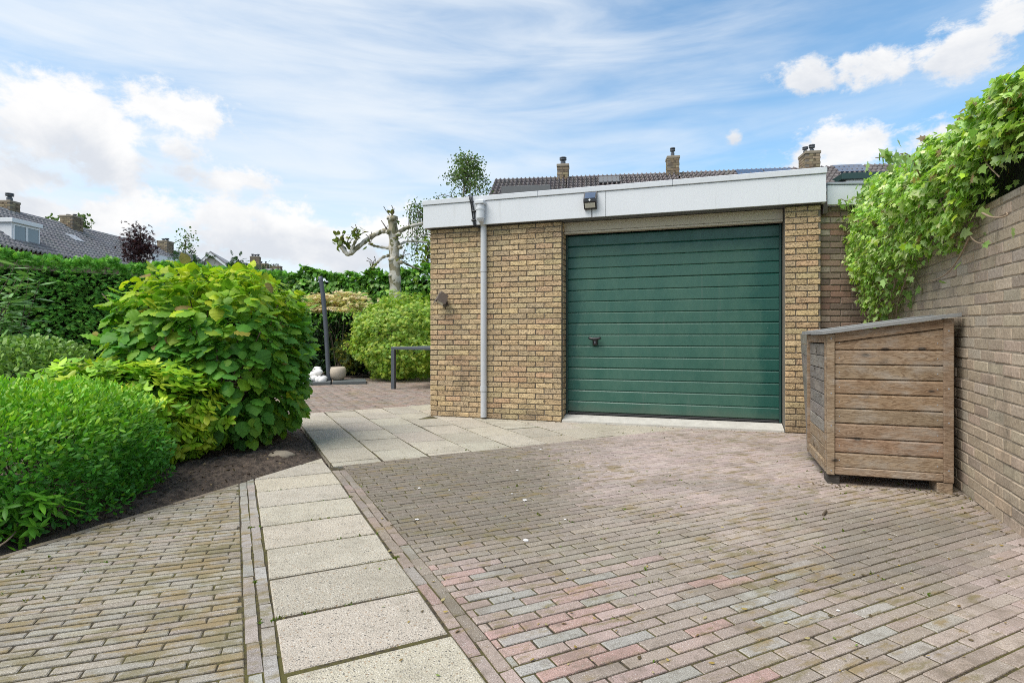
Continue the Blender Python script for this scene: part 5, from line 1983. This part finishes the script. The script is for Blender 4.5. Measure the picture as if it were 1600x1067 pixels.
# row on the left, ridge running away from the camera
LZ = 7.55
LR = Frame(-26.55, 18.0, .02, 1)              # u away from the camera, v to the left
lp = math.radians(33)
dl = (-LR.n[0] * math.cos(lp), -LR.n[1] * math.cos(lp), -math.sin(lp))
lcuts = [(0, 12.0), (12.0, 15.6), (15.6, 24.3), (24.3, 29.0)]
llab = ['nearest left house with a white dormer and the first chimney', 'left row house between the first and second chimneys', 'left row house behind the purple maple with a white dormer side', 'last house of the left row beyond the third chimney']
for i, (u0, u1) in enumerate(lcuts):
    h = thing('row_house', llab[i], 'house', LR.p((u0 + u1) / 2, 0, 0), 'row houses beyond the left hedge')
    tiled(h, LR.p(u0, 0, LZ), LR.a + (0,), dl, u1 - u0, 14, .25, .34, TG)
    mb = MB()
    ridge_caps(mb, LR.p(u0, 0, LZ + .06), LR.a + (0,), u1 - u0, .4, .10, TG)
    mb.build('ridge_tiles', 'roof_tile', h)
    mb = MB()
    e = 3.9
    V = [LR.p(u, v, z) for u in (u0 + .004, u1 - .004) for (v, z) in ((-e, 0), (-e, LZ - e * math.tan(lp) - .08), (0, LZ - .08), (e, LZ - e * math.tan(lp) - .08), (e, 0))]
    mb.add(V, [(j, j + 5, j + 6, j + 1) for j in range(4)] + [(0, 1, 2, 3, 4), (9, 8, 7, 6, 5)])
    mb.build('wall', 'house_brick', h)
    if i == 0:
        chimney(h, LR, 12.0, .15, LZ - .6, LZ + .60, .6, .6, [(0, 0, .42, .17)])
        mb = MB()
        LR.box(mb, 8.35, 9.85, -3.3, -.9, 5.15, 6.30, .01)
        dw = mb.build('dormer', 'white_frame', h)
        mb = MB()
        LR.box(mb, 8.25, 9.92, -3.42, -.6, 6.303, 6.50, .01)
        mb.build('dormer_roof', 'white_frame', dw)
        for (a, b) in ((8.46, 9.06), (9.17, 9.77)):
            mb = MB()
            LR.box(mb, a, b, -3.325, -3.302, 5.42, 6.18, .004)
            mb.build('window', 'glass', dw)
            mb = MB()
            for (aa, bb, z0, z1) in ((a - .05, a, 5.37, 6.23), (b, b + .05, 5.37, 6.23), (a, b, 6.183, 6.23), (a, b, 5.37, 5.417)):
                LR.box(mb, aa, bb, -3.35, -3.302, z0, z1, .004)
            mb.build('window_frame', 'white_frame', dw)
    if i == 1:
        chimney(h, LR, 15.5, -.35, LZ - .9, LZ + .55, .8, .75, [(0, .2, .12, .1), (0, -.2, .12, .1)])
        mb = MB()
        nrm_ = Vector((-LR.n[0] * math.sin(lp), -LR.n[1] * math.sin(lp), math.cos(lp)))
        V = [tuple(Vector(LR.p(uu, 0, LZ)) + Vector(dl) * s_ + nrm_ * l_) for uu in (13.6, 14.3) for (s_, l_) in ((1.7, .1), (1.7, .17), (2.4, .17), (2.4, .1))]
        mb.add(V, [(0, 4, 5, 1), (1, 5, 6, 2), (2, 6, 7, 3), (0, 3, 7, 4), (0, 1, 2, 3), (4, 7, 6, 5)])
        mb.build('roof_window', 'lead', h)
    if i == 2:
        chimney(h, LR, 24.2, -.4, LZ - .8, LZ + .55, .8, .75, [(.2, 0, .25, .13), (-.2, 0, .15, .13)])
        mb = MB()
        V = [LR.p(u, v, z) for u in (18.4, 22.4) for (v, z) in ((-3.2, 5.1), (-3.2, 6.35), (-1.3, 6.55), (-1.3, 5.1))]
        mb.add(V, [(0, 4, 5, 1), (1, 5, 6, 2), (2, 6, 7, 3), (0, 1, 2, 3), (4, 7, 6, 5)])
        mb.build('dormer', 'white_frame', h)

# small gabled house further on
gh = thing('gabled_house', 'small far house with white gable trim and a brick chimney', 'house', tuple(at(345, 527, 60).xy) + (0,))
GH = Frame(at(345, 500, 60).x, 60, .97, .25)
zr = 1 + (527 - 396) / 890 * 60
mb = MB()
V = [GH.p(u, v, z) for v in (0, 7) for (u, z) in ((-2.4, 0), (-2.4, zr - 1.7), (-.9, zr - .1), (2.4, zr - 2.6), (2.4, 0))]
mb.add(V, [(j, j + 5, j + 6, j + 1) for j in range(4)] + [(0, 1, 2, 3, 4), (9, 8, 7, 6, 5)])
mb.build('wall', 'render_wall', gh)
mb = MB()
for (ua, za, ub, zb_) in ((-.9, zr, -2.9, zr - 2.1), (-.9, zr, 1.5, zr - 1.95)):
    V = [GH.p(u, v, z + dz) for (u, z) in ((ua, za), (ub, zb_)) for (v, dz) in ((-.4, 0), (-.4, .16), (7.2, .16), (7.2, 0))]
    mb.add(V, [(0, 4, 5, 1), (1, 5, 6, 2), (2, 6, 7, 3), (0, 3, 7, 4), (0, 1, 2, 3), (4, 7, 6, 5)], TG)
mb.build('roof', 'roof_tile', gh)
mb = MB()
for (ua, za, ub, zb_) in ((-.9, zr - .02, -2.8, zr - 2.0), (-.9, zr - .02, 1.4, zr - 1.88)):
    V = [GH.p(u, v, z + dz) for (u, z) in ((ua, za), (ub, zb_)) for (v, dz) in ((-.45, -.25), (-.45, 0), (-.38, 0), (-.38, -.25))]
    mb.add(V, [(0, 4, 5, 1), (1, 5, 6, 2), (2, 6, 7, 3), (0, 3, 7, 4), (0, 1, 2, 3), (4, 7, 6, 5)])
mb.build('gable_trim', 'white_frame', gh)
chimney(gh, GH, 2.6, 4.5, zr - 2.5, zr + .35, 1.0, .9, [(-.3, 0, .3, .14), (0, 0, .25, .14), (.3, 0, .3, .14)])
mb = MB()
V = [GH.p(u, v, z) for u in (1.5, 5.2) for (v, z) in ((2.5, zr - 2.6), (5, zr - .9), (7.5, zr - 2.6))]
mb.add(V, [(0, 3, 4, 1), (1, 4, 5, 2), (0, 1, 2), (3, 5, 4), (0, 2, 5, 3)], TG)
mb.build('side_roof', 'roof_tile', gh)
for (px, py, w, lab) in ((412, 412, 1.2, 'wide brick chimney of a hidden house right of the gabled house'), (431, 416, 1.5, 'farthest small chimney just above the hedge junction')):
    p = at(px, py, 80)
    h = thing('far_house', lab, 'house', (p.x, 80, 0), None)
    FH = Frame(p.x, 80, 1, 0)
    mb = MB()
    V = [FH.p(u, v, z) for u in (-3, 3) for (v, z) in ((-3, 0), (-3, p.z - 3), (0, p.z - 1.0), (3, p.z - 3), (3, 0))]
    mb.add(V, [(j, j + 5, j + 6, j + 1) for j in range(4)] + [(0, 1, 2, 3, 4), (9, 8, 7, 6, 5)])
    mb.build('wall', 'grey_roofing', h)
    chimney(h, FH, 0, 0, p.z - 1.4, p.z, w, .8, [(-.3, 0, .3, .12), (.3, 0, .3, .12)])

# ------------------------------------------------------------------ litter, droppings and weeds on the paving
mb = MB()
P, TP, NM, SS, CC = [], [], [], [], []
for k in range(150):
    px, py = random.uniform(560, 1590), random.uniform(700, 1060)
    x, y = G(px, py)
    P.append((x, y, .006))
    TP.append((random.gauss(0, 1), random.gauss(0, 1), .05))
    NM.append((random.gauss(0, .3), random.gauss(0, .3), 1))
    SS.append(random.uniform(.008, .026))
    CC.append(random.choice([(.35, .25, .07), (.25, .17, .07), (.12, .09, .05), (.2, .28, .06), (.45, .38, .2), (.4, .3, .1)]))
for k in range(260):
    # scraps swept against the foot of the right wall, the bin store and the garage
    m_ = k % 3
    if m_ == 0:
        x, y, _ = RW.p(random.uniform(1.2, 4.6), -abs(random.gauss(0, .07)) - .01, 0)
    elif m_ == 1:
        x, y, _ = BF.p(random.uniform(-.1, .9), -abs(random.gauss(0, .06)), 0)
    else:
        x, y, _ = GA.p(random.uniform(0, 4.4), -abs(random.gauss(0, .03)) - .02, 0)
    P.append((x, y, .005))
    TP.append((random.gauss(0, 1), random.gauss(0, 1), .1))
    NM.append((random.gauss(0, .4), random.gauss(0, .4), 1))
    SS.append(random.uniform(.008, .028))
    CC.append(random.choice([(.14, .10, .06), (.2, .15, .09), (.09, .07, .045), (.28, .21, .12)]))
V, F, tt = leaf_cloud('oval', np.array(P), np.array(TP), np.array(NM), np.array(SS), np.array(CC))
o = put('leaf_litter', np_mesh('leaf_litter', V, F, tt), 'matt_leaf', kind='stuff')
o['label'] = 'scattered dry leaf scraps on the paving'
mb = MB()
for (px, py, r) in ((820, 782, .030), (652, 812, .02), (655, 763, .022), (808, 735, .02), (845, 702, .02), (822, 845, .028), (883, 812, .014), (800, 772, .014), (1000, 700, .018), (1310, 955, .012), (935, 728, .012), (702, 766, .012)):
    x, y = G(px, py)
    kk = 11
    r *= .55
    ring = [(x + r * math.cos(2 * PI * i / kk) * random.uniform(.6, 1.2), y + r * 1.2 * math.sin(2 * PI * i / kk) * random.uniform(.6, 1.2), .0045) for i in range(kk)]
    mb.add(ring + [(x, y, .0075)], [(i, (i + 1) % kk, kk) for i in range(kk)])
o = mb.build('bird_droppings', 'white_stone', kind='stuff')
o['label'] = 'white bird droppings spattered on the driveway'
P, TP, NM, SS, CC = [], [], [], [], []
for k in range(240):
    # green threads along the joints of the slab path
    s_ = .72 + .367 * random.randint(1, 10) + random.gauss(0, .003)
    x, y = cs(random.choice([random.uniform(CSL, CSR), CSL, CSR, CL + .0475]), s_)
    if nz(x * 4, y * 4, 40) < .08 or (x - E0[0]) * ED[1] - (y - E0[1]) * ED[0] < .05:
        continue
    for q_ in range(4):
        P.append((x + random.gauss(0, .006), y + random.gauss(0, .006), -.004))
        TP.append((random.gauss(0, .6), random.gauss(0, .6), random.uniform(.3, 1)))
        NM.append((random.gauss(0, 1), random.gauss(0, 1), .6))
        SS.append(random.uniform(.006, .016))
        CC.append(random.choice([(.12, .16, .02), (.15, .14, .03), (.12, .22, .02)]))
for k in range(420):
    # moss and seedlings rooted in the joints
    s_ = round(random.uniform(1.2, 5.0) / .0565) * .0565 + .2 % .0565
    c_ = random.uniform(-2.0, 4.5)
    x, y = cs(c_, .2 + round((s_ - .2) / .0565) * .0565 + random.gauss(0, .004))
    if y < .9 or y > 6.2 or nz(x * 1.2, y * 1.2, 12) < .02:
        continue
    if CL < c_ < CR or (x - E0[0]) * ED[1] - (y - E0[1]) * ED[0] < .05:
        continue
    for q_ in range(5):
        P.append((x + random.gauss(0, .008), y + random.gauss(0, .008), -.004))
        TP.append((random.gauss(0, .6), random.gauss(0, .6), random.uniform(.3, 1)))
        NM.append((random.gauss(0, 1), random.gauss(0, 1), .6))
        SS.append(random.uniform(.008, .02))
        CC.append(random.choice([(.12, .15, .02), (.16, .14, .03), (.10, .17, .02)]))
V, F, tt = leaf_cloud('oval', np.array(P), np.array(TP), np.array(NM), np.array(SS), np.array(CC))
o = put('joint_weeds', np_mesh('joint_weeds', V, F, tt), 'matt_leaf', kind='stuff')
o['label'] = 'tiny weeds and moss growing in the paving joints'
tw = MB().tube(spline([G(1268, 853) + (.006,), G(1286, 862) + (.009,), G(1304, 874) + (.006,)], 5), .0022, 5).build('dry_stalk', 'pale_twig')
tag(tw, 'thin pale dry stalk lying on the driveway in front of the bin store', 'stalk')
tw = MB().tube(spline([G(0, 862) + (.03,), G(12, 855) + (.035,), G(24, 846) + (.05,), G(28, 838) + (.09,)], 5), .004, 5).build('twig', 'pale_twig')
tag(tw, 'pale bent twig lying on the soil at the left picture edge', 'twig')
tw = MB().tube([G(1286, 806) + (.008,), G(1291, 800) + (.008,)], .007, 6).build('stick', 'twig')
tag(tw, 'short dark stick on the driveway below the bin store', 'stick')
# crumbs of soil and bark chips on the bed
P, SS, CC, TP, NM = [], [], [], [], []
for k in range(3200):
    px, py = random.uniform(60, 505), random.uniform(680, 870)
    x, y = G(px, py)
    if not in_bed(x, y):
        continue
    P.append((x, y, soil_h(x, y) + .004))
    TP.append((random.gauss(0, 1), random.gauss(0, 1), random.gauss(0, .3)))
    NM.append((random.gauss(0, .8), random.gauss(0, .8), 1))
    SS.append(random.uniform(.010, .034))
    CC.append(random.choice([(.05, .035, .022), (.09, .06, .04), (.16, .11, .07), (.03, .022, .016), (.2, .15, .09)]))
V, F, tt = leaf_cloud('oval', np.array(P), np.array(TP), np.array(NM), np.array(SS), np.array(CC))
o = put('bark_chips', np_mesh('bark_chips', V, F, tt), 'matt_leaf', kind='stuff')
o['label'] = 'bark chips and crumbs on the dark soil'
